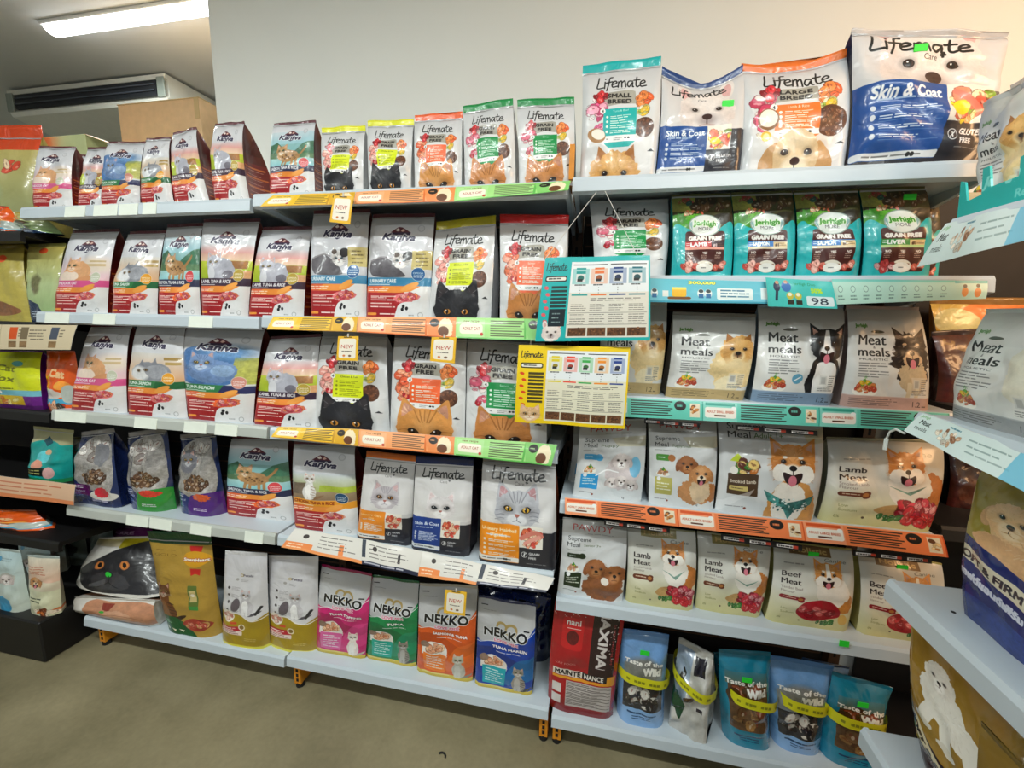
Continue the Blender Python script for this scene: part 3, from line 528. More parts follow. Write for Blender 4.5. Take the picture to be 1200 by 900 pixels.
def pawdy(kind,W=256,a=1.25):
    c=Cv(W,a,'d3d4d4'); c.grad(0,1,'c6c6c6','dadcdc'); 
    if kind!='big':
        c.rect(0,0,1,.16,'b8b6b2'); 
        if kind!='brown': c.poly([(.5,.2),(1,.18),(1,.3),(.6,.3)],'c8b87c',al=.4)
        c.text('PAWDY',.48,.08,.09,'b03c34',w=.62,bold=-.005 if 0 else 0); c.micro(.4,.14,.9,1,.02,.006,'7a7a7a')
        c.text('Supreme',.28,.22,.06,'2a2c2c',w=.36); c.text('Meal',.19,.29,.06,'2a2c2c',w=.2); c.text({'blue':'Puppy','pup':'Puppy/small','brown':'Senior 7+'}[kind],.48,.295,.035,'4a5c34',w=.26); c.micro(.08,.35,.4,1,.02,.008,'8a8a88')
        bc={'blue':'3c9cd0','pup':'4a8a34','brown':'1c2c18'}[kind]
        c.rect(.1,.4,.3,.47,bc,r=.02); c.ell(.33,.435,.055,.05,bc if kind!='pup' else 'a86c3c'); c.micro(.13,.43,.27,1,.02,.01,'e8f0f0')
        plate(c,.2,.6,.1,seed=6,cols=('c89878','d8a888','b07c5c') if kind!='blue' else ('e0a050','c87c4c','e8c8a8'))
        c.rect(.08,.66,.34,.86,{'blue':'2c98d4','pup':'b4ac5c','brown':'1e2e16'}[kind],r=.01); c.micro(.11,.72,.32,3,.035,.012,'e8ece0'); c.ell(.14,.68,.03,.03,'e8e8e8')
    if kind=='blue': c.ell(.68,.62,.24,.26,'d0c4c4',var=.12,rough=.08); c.ell(.86,.55,.08,.14,'5cb0d8',al=.8); doghead(c,.66,.48,.13,'pupw'); doghead(c,.55,.76,.09,'pupw'); doghead(c,.68,.73,.09,'pupw'); doghead(c,.82,.78,.09,'pupw'); c.line([(.3,.68),(.45,.6),(.62,.62)],.018,'f4f4f4',smooth=True)
    elif kind=='pup': c.ell(.7,.8,.26,.2,'c08858',var=.2,rough=.1); c.ell(.92,.8,.12,.14,'b8743c',var=.15,rough=.1); doghead(c,.56,.5,.14,'brown'); c.ell(.76,.78,.15,.2,'dcc09c',var=.1,rough=.1); doghead(c,.77,.6,.15,'pup')
    elif kind=='brown': c.ell(.68,.82,.3,.24,'8a5430',var=.25,rough=.12); doghead(c,.56,.58,.16,'brown'); doghead(c,.84,.62,.16,'brown'); c.ell(.7,.72,.06,.05,'e0d8cc')
    else:
        c.text('Supreme',.28,.06,.06,'1e2020',w=.38); c.text('Meal',.2,.145,.065,'1e2020',w=.22); c.text('Adult 1+',.48,.15,.05,'3c5c2c',w=.28); c.poly([(.8,.1),(1,.06),(1,.2),(.85,.22)],'c8b880',al=.5)
        c.poly([(.1,.42),(.18,.34),(.26,.44)],'b8c82c'); c.scatter(.24,.48,.12,.07,24,.045,('5c2c1c','8a3c24','c8742c','3c7a2c','e8c878'),seed=4); c.rect(.08,.55,.38,.78,'4a3420',r=.01); c.ell(.14,.52,.04,.04,'e8e4dc'); c.text('Smoked Lamb',.23,.63,.035,'e8e0d0',w=.26,bold=.03); c.rect(.1,.68,.28,.73,'c8b46c',r=.01); c.micro(.12,.7,.26,1,.02,.01,'5a4a2a')
        c.ell(.72,.92,.24,.35,'d0924c',rough=.06,var=.12); c.ell(.68,.82,.16,.25,'ece4d8',rough=.06,var=.06); doghead(c,.7,.42,.21,'shiba'); c.poly([(.44,.7),(.68,.82),(.92,.72),(.9,.82),(.76,.9),(.72,1),(.66,.9),(.48,.8)],'3c7a74',var=.6); c.scatter(.7,.84,.2,.08,40,.012,('e8f0ec','2c5c58'),seed=12)
        c.poly([(0,.88),(.35,.7),(.3,.78),(0,1)],'f0f0f0',al=.5)
    c.micro(.08,.91,.3,1,.03,.008,'8a8a8a'); c.ell(.28,.93,.015,.015,'8a4a3a'); c.text('1 kg' if kind!='big' else '',.72,.95,.03,'4a4a4a') if kind!='big' else None
    return c
for k_,w_,a_ in(('blue',256,1.15),('pup',256,1.3),('big',352,1.0),('brown',256,1.2)): DES['supreme_'+k_]=(lambda k_=k_,w_=w_,a_=a_:pawdy(k_,w_,a_))
def holm(kind,W=256,a=1.15):
    c=Cv(W,a,'dcdbd2'); c.grad(0,.5,'c9c8c2','dcdad0'); c.grad(.5,1,'dcdad0','ccc68a')
    if W<300: c.rect(.2,0,.72,.1,'6a4a20' if kind=='beef' else '8a7c40',al=.9,var=.2); c.text('Holistic',.46,.05,.055,'c8a868',w=.42,bold=.05,al=float(W<300))
    c.text('Canine',.76,.13,.045,'6a6a64',w=.26,shear=.2); c.micro(.12,.2,.38,1,.02,.012,'8a8a84')
    t='Lamb' if kind=='lamb' else 'Beef'
    for dx in(0,.005): c.text(t,.09+dx,.33,.075*a/1.15,'241c1c',w=.24,anc='l'); c.text('Meat',.09+dx,.42,.075*a/1.15,'241c1c',w=.24,anc='l')
    c.text('Smoked Lamb' if kind=='lamb' else 'Tender Beef',.09,.49,.03,'8a7a70',w=.26,anc='l'); c.text('Flavour',.09,.53,.03,'8a7a70',w=.16,anc='l')
    bc='6a3420' if kind=='lamb' else '8a1c28'
    c.rect(.08,.585,.32,.64,bc,r=.03); c.ell(.34,.6,.04,.03,bc); c.ell(.34,.63,.04,.03,bc); c.micro(.12,.605,.28,1,.02,.012,'e8d8c0'); c.ell(.33,.615,.03,.025,'b8783c')
    if kind=='lamb': c.ell(.84,.55,.18,.2,'c87c3c',rough=.1,var=.15); c.ell(.7,.48,.18,.22,'ece6dc',rough=.05,var=.05); doghead(c,.66,.28,.16,'shiba'); c.poly([(.5,.48),(.68,.55),(.84,.47),(.7,.58)],'7ca090',var=.4)
    else: c.ell(.86,.62,.12,.16,'c8843c',rough=.08,var=.15); c.ell(.72,.5,.2,.24,'eee8de',rough=.05,var=.05); doghead(c,.66,.3,.17,'corgi')
    if kind=='lamb': c.curve([(.42,.78),(.55,.7),(.68,.7),(.7,.78),(.55,.84)],'c09860',var=.15); c.ell(.65,.73,.06,.04,'5c3820'); c.scatter(.8,.76,.17,.1,40,.05,('b0203c','d8485c','e89aa4','8c1428','c83040'),seed=6); c.scatter(.84,.87,.14,.05,16,.045,('c8202c','d83c3c'),seed=7); c.scatter(.58,.86,.09,.03,10,.03,('2c6a2c','4a8a3c'),seed=8)
    else: c.curve([(.3,.74),(.4,.64),(.62,.6),(.8,.68),(.84,.8),(.7,.85),(.5,.88),(.34,.84)],'a01c28',var=.2); c.scatter(.55,.76,.22,.08,10,.05,('c8343c','8c1420','d86464'),seed=9); c.scatter(.68,.9,.1,.03,10,.03,('2c6a2c','4a8a3c'),seed=8); c.ell(.88,.84,.05,.08,'d8b060')
    c.text('Low',.16,.76,.03,'8a8a5a',w=.08); c.text('Sodium',.2,.81,.03,'8a8a5a',w=.16); c.text('0%',.12,.9,.03,'6a6a3a'); c.ell(.36,.9,.012,.012,'5a4a3a')
    return c
DES['holistic_lamb']=lambda:holm('lamb'); DES['holistic_beef']=lambda:holm('beef'); DES['holistic_big']=lambda:holm('lamb',352,.85)
def nekko(col):
    m,dk,lt,t={'pink':('c4246c','8c1448','e85c9c','TUNA TOPPING'),'green':('127c44','0a5430','1c9c80','TUNA'),'orange':('d8581c','a03c10','f0802c','SALMON & TUNA'),'blue':('143c9c','0a2468','14a0b4','TUNA MARLIN')}[col]
    c=Cv(232,1.62,'b9b9bb'); c.grad(0,.35,'b4b4b6','c6c6c8'); c.rect(.06,.05,.18,.058,'2a2a2a'); c.micro(.1,.1,.4,1,.01,.005,'8a8a8a')
    c.curve([(-.1,.48),(.1,.44),(.5,.43),(.85,.34),(1.1,.22),(1.1,1.1),(-.1,1.1)],m,var=.1); c.line([(-.05,.47),(.2,.435),(.55,.42),(.85,.335),(1.05,.24)],.012,'e8e8ea',smooth=True)
    c.curve([(-.1,.55),(.3,.5),(.8,.62),(1.1,.5),(1.1,.62),(.7,.72),(.3,.6),(-.1,.7)],dk,al=.6); c.curve([(.5,.9),(.7,.62),(1.1,.55),(1.1,.75),(.85,.85)],lt,al=.4)
    for x in(.44,.6): c.ell(x,.27,.11,.11,'a8905a'); c.ell(x,.28,.075,.08,'b9b9bb')
    c.text('NEKKO',.5,.33,.14,'141416',w=.74,bold=.035,out='e4e4e6',outw=.014); c.text('NEKKO',.5,.33,.14,'141416',w=.74,bold=.035); c.line([(.82,.265),(.9,.265)],.02,'141416')
    c.text('LOVE MIX',.52,.415,.045,'d87c94',w=.42,bold=.08,out='f0e4ea',outw=.008); c.text(t,.58,.49,.04,'f4ecec',w=.6 if len(t)>5 else .3,bold=.08,out=dk,outw=.008); c.micro(.35,.53,.88,1,.02,.008,'e8e0e0')
    c.ell(.32,.68,.23,.15,'e8e0d8'); c.rect(.09,.68,.55,.74,'e8e0d8'); c.scatter(.32,.66,.16,.07,16,.05,('c8744c','e0a07c','8a4a30','f0c8a0'),seed=4); c.ell(.14,.63,.08,.06,'8a7060',var=.2)
    c.poly([(.12,.72),(.54,.72),(.52,.93),(.14,.93)],{'pink':'d8609c','green':'1ca08c','orange':'ec7c2c','blue':'1ca4b0'}[col]); c.rect(.1,.715,.56,.72,'f0e8e0'); c.micro(.18,.75,.5,6,.028,.01,'e8f0f0',rag=.4)
    c.grad(.95,1,'d8c040','b8a030')
    k={'pink':('e4d8d0','c8b8ac'),'green':('8a8478','4a443c'),'orange':('b8b4a4','8a8474'),'blue':('9a9288','3c342c')}[col]
    catbody(c,.76,.96,.44,k[0],k[1],'ece8e2' if col=='pink' else mixc(k[0],'ffffff',.3),iris='7a8a3c',stripe=col in('green','blue'))
    c.rect(.1,.955,.6,.965,'e8e0c0',al=.6)
    return c
for k_ in('pink','green','orange','blue'): DES['silver_'+k_]=(lambda k_=k_:nekko(k_))
@design
def whitegold():
    c=Cv(224,2.1,'dad8da'); c.grad(0,.7,'cccace','dedcde'); c.text('Petsis',.64,.2,.05,'5a5460',w=.22,bold=.05); c.ell(.5,.2,.035,.035,'b8a060'); c.ell(.5,.2,.02,.02,'dad8da'); c.ell(.4,.25,.035,.03,'a8a4a0'); c.micro(.48,.25,.66,2,.012,.006,'a8a4a8')
    for i in range(4): c.ell(.24,.34+i*.08,.03,.03,'4a4448'); c.micro(.3,.33+i*.08,.5,3,.013,.006,'a09ca0')
    catbody(c,.64,.62,.56,'c8c4c8','5c5860','f2f0f0',stripe=False); c.ell(.42,.52,.09,.16,'6a6068',rot=15,var=.15); c.line([(.84,.6),(.92,.53)],.05,'2c2a2e')
    c.curve([(-.1,.62),(.15,.62),(.45,.62),(.75,.68),(1.1,.63),(1.1,1.1),(-.1,1.1)],'a88c1c',var=.06); c.line([(-.05,.62),(.15,.615),(.45,.62),(.75,.675),(1.05,.635)],.02,'f0ece4',smooth=True)
    c.ell(.25,.65,.14,.14,'f0e8dc'); c.scatter(.25,.65,.09,.07,10,.04,('e0a898','f0c8b8','c87c6c'),seed=3); c.rect(.32,.71,.45,.735,'c84c2c',r=.015)
    c.rect(.04,.76,.56,.81,'b82434',r=.02); c.rect(.04,.81,.56,.855,'ecd8d0',r=.02); c.micro(.08,.775,.5,2,.02,.01,'f4e8e0',words=2); c.micro(.08,.82,.5,2,.018,.007,'8a4a44'); c.ell(.55,.765,.07,.07,'e8dcc0'); c.ell(.55,.765,.045,.045,'8a6a2c')
    c.micro(.6,.88,.9,2,.02,.01,'c8b060'); c.grad(.97,1,'d8cc3c','e0d850')
    return c
@design
def goldcat():
    c=Cv(320,1.62,'a8842c'); c.rect(0,0,1,1,'b08c38',var=.06); c.grad(0,.05,'0e4420','0e4420'); c.text('GOLD',.3,.16,.04,'7c5c1c',w=.36); c.micro(.14,.11,.5,1,.01,.006,'7c5c1c')
    c.poly([(.68,.06),(.88,.06),(.86,.12),(.7,.12)],'c82420'); c.curve([(.62,.14),(.78,.11),(.96,.14),(.98,.2),(.78,.27),(.62,.22)],'d89c20'); c.text('SmartHeart',.79,.19,.045,'f8f0e0',w=.36,bold=.08,out='a03018',outw=.006); c.poly([(.7,.28),(.86,.28),(.84,.35),(.78,.33),(.72,.35)],'c82420')
    c.rect(.66,.45,.8,.7,'5c7030',r=.02); c.rect(.68,.5,.78,.62,'c8b478'); c.ell(.73,.55,.03,.03,'f0e8d0'); c.rect(.66,.66,.8,.7,'3c8a3c')
    catbody(c,.26,.84,.62,'6a3c1c','2c160a','8a5c34',iris='c8a04c')
    c.curve([(-.05,.86),(.2,.8),(.5,.84),(.7,1.05),(-.05,1.05)],'0e5428',var=.2); c.micro(.1,.85,.3,2,.02,.01,'8ac08a')
    for x in(.12,.26,.4): c.poly([(x,.93),(x+.1,.94),(x+.07,.96)],'e8e0c8')
    c.curve([(.5,.86),(.65,.8),(.85,.82),(.95,.86),(.8,.93),(.6,.92)],'9c3428',var=.25); c.scatter(.72,.87,.2,.05,14,.04,('d87c64','b84838','e8b49c','c89858'),seed=4)
    return c
@design
def blackcat():
    c=Cv(320,.62,'d8d4cc'); c.grad(0,.12,'c8b878','d8ccb0'); c.rect(.55,0,1,.14,'b8a818',var=.1)
    c.curve([(.1,.75),(.16,.5),(.35,.3),(.6,.14),(1.1,.1),(1.1,.9),(.75,.92),(.3,.97)],'2a292c',var=.18)
    c.ell(.62,.72,.16,.1,'3c3b3e',rough=.1,var=.15); c.ell(.45,.75,.14,.1,'38373a',rough=.1,var=.15)
    for x,y in((.38,.45),(.72,.42)): c.ell(x,y,.07,.05,'b87040',rot=-12); c.ell(x,y,.055,.038,'d8843c',rot=-12); c.ell(x,y,.03,.03,'0c0a0a')
    c.ell(.54,.6,.05,.04,'1e1c1e'); c.ell(.53,.6,.04,.035,'2cc83c'); c.line([(.54,.63),(.54,.74),(.42,.86)],.008,'0c0c0c',smooth=True); c.line([(.54,.74),(.66,.82)],.008,'0c0c0c')
    for k in range(6): c.line([(.3,.86+.01*k),(.5,.7+.02*k)],.003,'b8b8b8',.6)
    return c
@design
def gingerlying():
    c=Cv(256,.5,'ddd9d2'); c.curve([(.2,.1),(.5,.05),(1,.1),(1,.85),(.6,.9),(.25,.85)],'c08868',var=.18); c.poly([(.4,.1),(.55,.1),(.5,.4),(.42,.35)],'8a3428'); c.ell(.6,.6,.18,.14,'d8a484',rough=.08,var=.1); c.ell(.42,.45,.03,.025,'3ca83c'); c.line([(.3,.7),(.6,.5),(.9,.6)],.01,'9a6048',smooth=True)
    return c
def silvernavy(kind):
    c=Cv(232,1.6,'1a2850'); c.rect(0,0,1,1,'1c2a54',var=.12)
    c.curve([(.2,.1),(.5,.02),(.85,.04),(.95,.3),(.92,.75),(.6,.78),(.3,.76),(.08,.6),(.04,.35)],'9c9894',var=.4); c.scatter(.5,.2,.3,.18,12,.1,('b8b4b0','7c7874','d0ccc8','8c8480'),seed=3,var=.3)
    if kind=='c': c.ell(.35,.3,.22,.25,'6c6c74',rough=.08,var=.2); cathead(c,.35,.28,.17,'7c7c84','3c3c44','c8a040')
    if kind=='a': c.ell(.7,.28,.18,.25,'7a7a80',rough=.08,var=.2); 
    if kind=='b': c.text('S',.3,.56,.12,'16161a',w=.1)
    c.scatter(.55,.58,.25,.16,60,.045,('6a4c34','8a6a4a','4a3424','a08060'),seed=7)
    c.curve([(-.1,.62),(.15,.68),(.4,.78),(.4,1.1),(-.1,1.1)],'20306a')
    m={'a':('c8c4bc','d02c3c','5c1c5c'),'b':('2c8a34','d83c2c','1c6a24'),'c':('4c2474','e05c30','38185c')}[kind]
    if kind=='a': c.rect(0,.7,.45,.86,m[2]); c.ell(.72,.84,.27,.12,'d8d4cc'); c.ell(.7,.8,.16,.12,m[1],var=.15,rough=.1)
    else: c.curve([(.4,.78),(.6,.72),(.95,.7),(1.05,.8),(1.05,1.05),(.42,1.05)],m[0],var=.1); c.ell(.68,.76,.2,.08,m[1],var=.25,rough=.15)
    c.micro(.06,.72,.32,2,.025,.012,'e4e4ea'); c.micro(.06,.84,.3,3,.02,.008,'8aa4c8'); c.text('Select' if kind!='b' else 'Catz',.22,.8,.05,'c8d4e8',w=.22,shear=.3); c.micro(.5,.9,.9,2,.02,.01,'d8d0e0')
    return c
for k_ in 'abc': DES['window_'+k_]=(lambda k_=k_:silvernavy(k_))
@design
def teal():
    c=Cv(192,1.15,'14a098'); c.grad(0,.25,'a8a878','b4b08a'); c.curve([(-.1,.6),(.0,.35),(.3,.2),(.7,.2),(1.0,.4),(1.1,1.1),(-.1,1.1)],'12a29c',var=.12); c.poly([(.4,.2),(.52,.1),(.64,.22),(.52,.3)],'0c4c5c'); c.ell(.5,.5,.16,.14,'5cc8d0',var=.2); c.ell(.4,.65,.12,.1,'e8a088',rough=.1); c.ell(.6,.4,.08,.06,'e0b48c')
    c.rect(.1,.72,.6,.88,'16201c'); c.micro(.14,.76,.55,2,.06,.025,'d8d47c'); c.ell(.68,.8,.14,.13,'e8b4b0',var=.1); c.rect(0,.92,1,1,'1c8a50')
    return c
@design
def maxima():
    c=Cv(288,1.45,'a0141c'); c.rect(0,0,1,1,'a8161e',var=.06); c.grad(.75,1,'a8161e','7a0e14')
    c.rect(.58,0,.94,.6,'2c1418',var=.2); c.scatter(.9,.25,.06,.4,30,.006,('e8e0d8',),seed=4); c.scatter(.2,.08,.35,.06,20,.006,('e8e0d8',),seed=5)
    c.text('MAXIMA',.75,.26,.13,'d8d0cc',w=.78,rot=90,bold=.05); c.text('SUPER PREMIUM',.89,.3,.03,'a83c3c',w=.5,rot=90)
    c.rect(.15,.12,.46,.4,'c41c22',r=.04); c.text('nani',.31,.16,.07,'f0e8e4',w=.2,bold=.05); c.rect(.22,.215,.42,.22,'e8d8d4'); c.ell(.31,.3,.09,.09,'5c1418',var=.3); c.text('CAT FOOD',.24,.545,.03,'d89890',w=.3)
    c.rect(.06,.6,.9,.66,'1c1416'); c.rect(.06,.6,.5,.66,'e4d8cc'); c.text('MAINTE',.285,.63,.06,'1c1416',w=.38,bold=.05); c.text('NANCE',.67,.63,.06,'e8e0d8',w=.28,bold=.05)
    c.rect(.06,.665,.98,.69,'e89c28'); c.rect(.86,.6,.98,.69,'e89c28')
    c.rect(.06,.74,.2,.82,'d8d0cc'); c.rect(.06,.84,.2,.92,'d8d0cc')
    c.rect(.27,.7,.94,.93,'b8b0ac',r=.01)
    for i in range(7): c.rect(.28,.725+i*.03,.93,.729+i*.03,'3c3434')
    c.micro(.29,.712,.9,7,.03,.006,'5a5050')
    return c
def wild(kind):
    b={'lb':'6f9cd0','tl':'1a7c98'}[kind]
    c=Cv(256,1.85,b); c.rect(0,0,1,1,b,var=.08); 
    c.rect(.1,.3,.9,.72,'8c949c',var=.15) if kind=='lb' else c.rect(.14,.2,.9,.78,'5c4028',var=.35)
    if kind=='lb': c.ell(.5,.35,.38,.25,'7c7c78',soft=.1,var=.2); c.rect(.1,.52,.92,.8,'2c2c30',var=.3); c.scatter(.5,.66,.34,.2,22,.09,('d0ccc4','1c1c20','a8a49c','3c3834'),seed=5); c.rect(0,.8,1,1,'86b0e0')
    else: c.grad(.16,.3,'3c7c8c','5c6a5c',.1,.9); c.scatter(.5,.5,.32,.4,30,.1,('6a4828','8a6438','4a3018','7c3c24'),seed=6,var=.3); c.rect(0,.8,1,1,'1c86a4')
    c.text('Taste of the',.5,.27,.09,'f4f2ec',w=.8,bold=.05); c.text('Wild',.68,.36,.14,'f4f2ec',w=.36,bold=.08)
    c.rect(.2,.84,.8,.86,'1c3c64',al=.5) ; c.micro(.2,.84,.8,1,.03,.018,'1c3c64'); c.micro(.3,.88,.7,2,.025,.01,'1c3c64')
    return c
DES['wild_lb']=lambda:wild('lb'); DES['wild_tl']=lambda:wild('tl')
@design
def wild_white():
    c=Cv(224,1.7,'bcbab4'); c.rect(0,0,1,1,'c0beb8',var=.08); c.poly([(0,0),(.5,0),(.42,.5),(0,.75)],'8c9cb0',var=.15); c.text('Wild',.22,.3,.11,'1c2024',w=.3,bold=.08,rot=-60); c.poly([(0,.4),(.4,.62),(.3,.8),(0,.68)],'1c4428',var=.3); c.rect(.55,.02,.85,.2,'26242c'); c.ell(.5,.45,.13,.07,'4a3420',var=.2); c.ell(.82,.45,.1,.07,'6a4a2c',var=.2); c.rect(.7,.56,.86,.6,'2a2430')
    return c
def farbag(kind):
    if kind=='gold1': c=Cv(192,1.7,'bfb070'); c.grad(0,.14,'e04818','e04818'); c.grad(.14,1,'c8b86c','8fa078'); c.scatter(.6,.3,.1,.12,6,.07,('e84c2c','f4d8b0'),seed=2); c.rect(.4,.72,.62,.78,'d8743c'); c.ell(.3,.55,.2,.2,'a8b488',soft=.1); c.ell(.7,.85,.2,.1,'7c9468',soft=.1,var=.2)
    elif kind=='gold2': c=Cv(160,1.6,'b09c48'); c.rect(0,0,1,1,'b8a850',var=.12); c.ell(.45,.15,.12,.08,'e0542c'); c.rect(0,.4,.3,.55,'3c9a4c'); c.curve([(0,.7),(.5,.72),(.9,.85),(.5,.92),(0,.85)],'8a5c3c',var=.3)
    elif kind=='gold3': c=Cv(192,1.6,'b0b070'); c.grad(0,.5,'b8a858','b4c490'); c.grad(.5,1,'b4c490','8cac70'); c.ell(.45,.06,.12,.06,'e0542c'); c.ell(.4,.5,.14,.2,'6a6848',soft=.06,var=.3); c.curve([(-.1,.75),(.3,.72),(.9,1),(1,1.1),(-.1,1.1)],'1c3454',var=.1); c.micro(.15,.85,.6,3,.03,.012,'d8e0e8')
    elif kind=='yellow': c=Cv(192,1.3,'c6d010'); c.rect(0,0,1,1,'ccd414',var=.08); c.text('Cat',.4,.28,.12,'6a6c14',w=.36,bold=.05,rot=8); c.text('Box',.4,.45,.12,'6a6c14',w=.4,bold=.05,rot=8); c.ell(.6,.2,.12,.06,'2c9c9c'); c.micro(.2,.62,.6,1,.03,.02,'4a4c10'); c.rect(0,.66,1,.76,'74b8c8'); c.scatter(.4,.71,.35,.03,5,.03,('2c5c9c','e8f0f0'),seed=1); c.grad(.76,1,'d8b820','c8a020'); c.rect(.75,.76,1,.95,'6c1c84'); c.scatter(.4,.85,.2,.05,8,.06,('e8d87c','c87c2c'),seed=3); c.grad(.93,1,'4c145c','4c145c')
    elif kind=='orange': c=Cv(160,1.3,'e05414'); c.rect(0,0,1,1,'e85c18',var=.1); c.text('Cat',.55,.35,.16,'f4c48c',w=.4,bold=.08,rot=8); c.ell(.7,.55,.2,.1,'f49c3c',var=.2); c.ell(.3,.7,.4,.12,'d8d0c8',rough=.15); c.rect(0,.78,1,.88,'4ca4c8'); c.scatter(.4,.93,.3,.06,10,.08,('c83c28','e8b08c','3c3428'),seed=3); c.ell(.85,.7,.18,.2,'b8c0b8',var=.1)
    elif kind=='pale': c=Cv(160,2.0,'b8c8c8'); c.grad(0,1,'b4ccd0','c8d0c4'); c.ell(.25,.12,.09,.09,'4c98c0'); c.ell(.6,.42,.28,.18,'b8b8b0',var=.2,rough=.1); doghead(c,.6,.45,.2,'pupw'); c.curve([(.3,.8),(.5,.72),(.7,.9),(.6,1),(.3,1)],'3c98c4'); c.micro(.3,.1,.8,2,.03,.015,'8aa0a4')
    elif kind=='cream': c=Cv(160,2.0,'d8ccb4'); c.grad(0,.4,'d8d0bc','e0b8a0'); c.micro(.1,.14,.8,4,.04,.015,'c87c64'); c.ell(.4,.42,.25,.16,'a8a098',var=.2,rough=.1); doghead(c,.4,.42,.2,'pup'); c.rect(0,.55,1,1,'d4d4b4',var=.06); c.micro(.2,.7,.7,2,.05,.02,'2c3c2c'); c.scatter(.7,.93,.25,.08,14,.08,('e0742c','7c3c1c','f0e0c8'),seed=3)
    elif kind=='paledark': c=Cv(160,1.7,'8aa09c'); c.grad(0,1,'9cb4b4','5c6864'); c.ell(.1,.1,.1,.1,'4c98c0'); c.ell(.5,.6,.35,.3,'34383a',rough=.1,var=.25); cathead(c,.5,.55,.2,'3c4044','1c2024','8a8a5a')
    elif kind=='purple': c=Cv(160,.8,'5c1854'); c.rect(0,0,1,1,'641c5c',var=.12); c.text('CARE',.5,.5,.12,'c89cc4',w=.4,bold=.05,rot=-8)
    elif kind=='darkblue': c=Cv(160,1.4,'101c3c'); c.rect(0,0,1,1,'0e1c48',var=.4); c.text('NEKKO',.45,.12,.12,'0a0a0c',w=.6,bold=.08,out='2c3c6c',outw=.01); c.line([(.6,.3),(.7,.5),(.55,.65)],.03,'2848a8',smooth=True)
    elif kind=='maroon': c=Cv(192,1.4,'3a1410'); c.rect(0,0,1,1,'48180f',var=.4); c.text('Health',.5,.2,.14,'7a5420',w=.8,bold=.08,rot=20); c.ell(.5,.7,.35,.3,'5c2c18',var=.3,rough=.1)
    elif kind=='health': c=Cv(256,1.3,'c08a2c'); c.grad(0,1,'c8a040','d07c20'); c.ell(.7,.15,.5,.3,'e0762a',var=.15,rough=.1); c.ell(.2,.2,.2,.2,'c8b878',var=.15); c.text('Health',.48,.5,.2,'3a2408',w=.9,bold=.08,rot=-35,out='e8c050',outw=.02); c.ell(.3,.85,.35,.2,'5c2414',var=.3,rough=.1)
    elif kind=='blackpuppy': c=Cv(192,1,'8a6c20'); c.ell(.5,.5,.4,.4,'16120e',var=.3,rough=.1); c.ell(.5,.8,.25,.15,'d8c08c',var=.1,rough=.1)
    return c
for k_ in('gold1','gold2','gold3','yellow','orange','pale','cream','paledark','purple','darkblue','maroon','health','blackpuppy'): DES['far_'+k_]=(lambda k_=k_:farbag(k_))
@design
def poodle():
    c=Cv(384,1.5,'a8842c'); c.rect(0,0,1,1,'a07c2c',var=.07); c.rect(0,.72,.5,1,'2c1410',var=.08); c.poly([(0,.6),(1,.98),(1,1),(0,1)],'301612')
    A=c.a; w='f0ece0'; w2='e2dccc'; T=lambda x,y:(.0+1.0*x,.13+.6*y); k=.66
    def E(x,y,rx,ry,col,**q): X,Y=T(x,y); c.ell(X,Y,rx*1.05,ry*k,col,**q)
    E(.9,.4,.15,.14,w2,rough=.1,var=.06); c.line([T(.74,.5),T(.86,.42)],.04,w2)
    E(.52,.5,.26,.2,w,rough=.07,var=.05); E(.36,.36,.2,.26,w,rough=.07,var=.05)
    for x0,x1,y1 in((.28,.2,.72),(.4,.38,.8),(.6,.6,.92),(.68,.74,.98)): c.line([T(x0,.5),T(x1,y1)],.1,w); E(x1,y1,.08,.06,w2,rough=.08)
    X,Y=T(.34,.18); doghead(c,X,Y,.12,'poodle'); fur(c,*T(.45,.45),.16,.14,(w2,'ffffff','d0c8b8'),70,.03,4,.5)
    c.poly([(-.02,.56),(.44,.82),(.44,.93),(-.02,.67)],'d8cca8'); c.text('SOFT & FIRM',.2,.75,.055,'3c2c1c',w=.46,rot=43,bold=.08)
    c.text('ซอฟต์แอนด์เฟิร์ม',.14,.84,.045,'b8b0b0',w=.34,rot=43)
    return c
@design
def firm():
    c=Cv(448,1.35,'1c2458'); c.rect(0,0,1,1,'1a2460',var=.12); c.rect(0,0,1,.5,'9c8c3c',var=.1)
    c.ell(.7,.3,.5,.3,'e2bc88',rough=.06,var=.08); c.ell(.35,.42,.25,.1,'d8a878',rough=.1,var=.1)
    doghead(c,.34,.24,.17,'gold'); fur(c,.6,.3,.3,.22,('c89868','f0d8b4','d8b080'),160,.05,3,.4); c.ell(.72,.48,.35,.08,'d8a878',rough=.12,var=.12)
    c.poly([(0,.52),(.02,.44),(.3,.47),(.5,.52),(1.02,.6),(1.02,1.02),(0,1.02)],'1c2668',var=.1)
    c.poly([(-.01,.5),(.66,.6),(.66,.71),(-.01,.59)],'d8d0b8'); c.text('SOFT & FIRM 7+',.3,.6,.065,'2a2430',w=.62,rot=11,bold=.05)
    c.text('ซอฟต์แอนด์เฟิร์ม 7+',.3,.72,.06,'d8dcec',w=.56,rot=11,bold=.08)
    c.curve([(.0,.85),(.4,.82),(1,.95),(1.05,1.05),(0,1.05)],'24387c',var=.3)
    return c
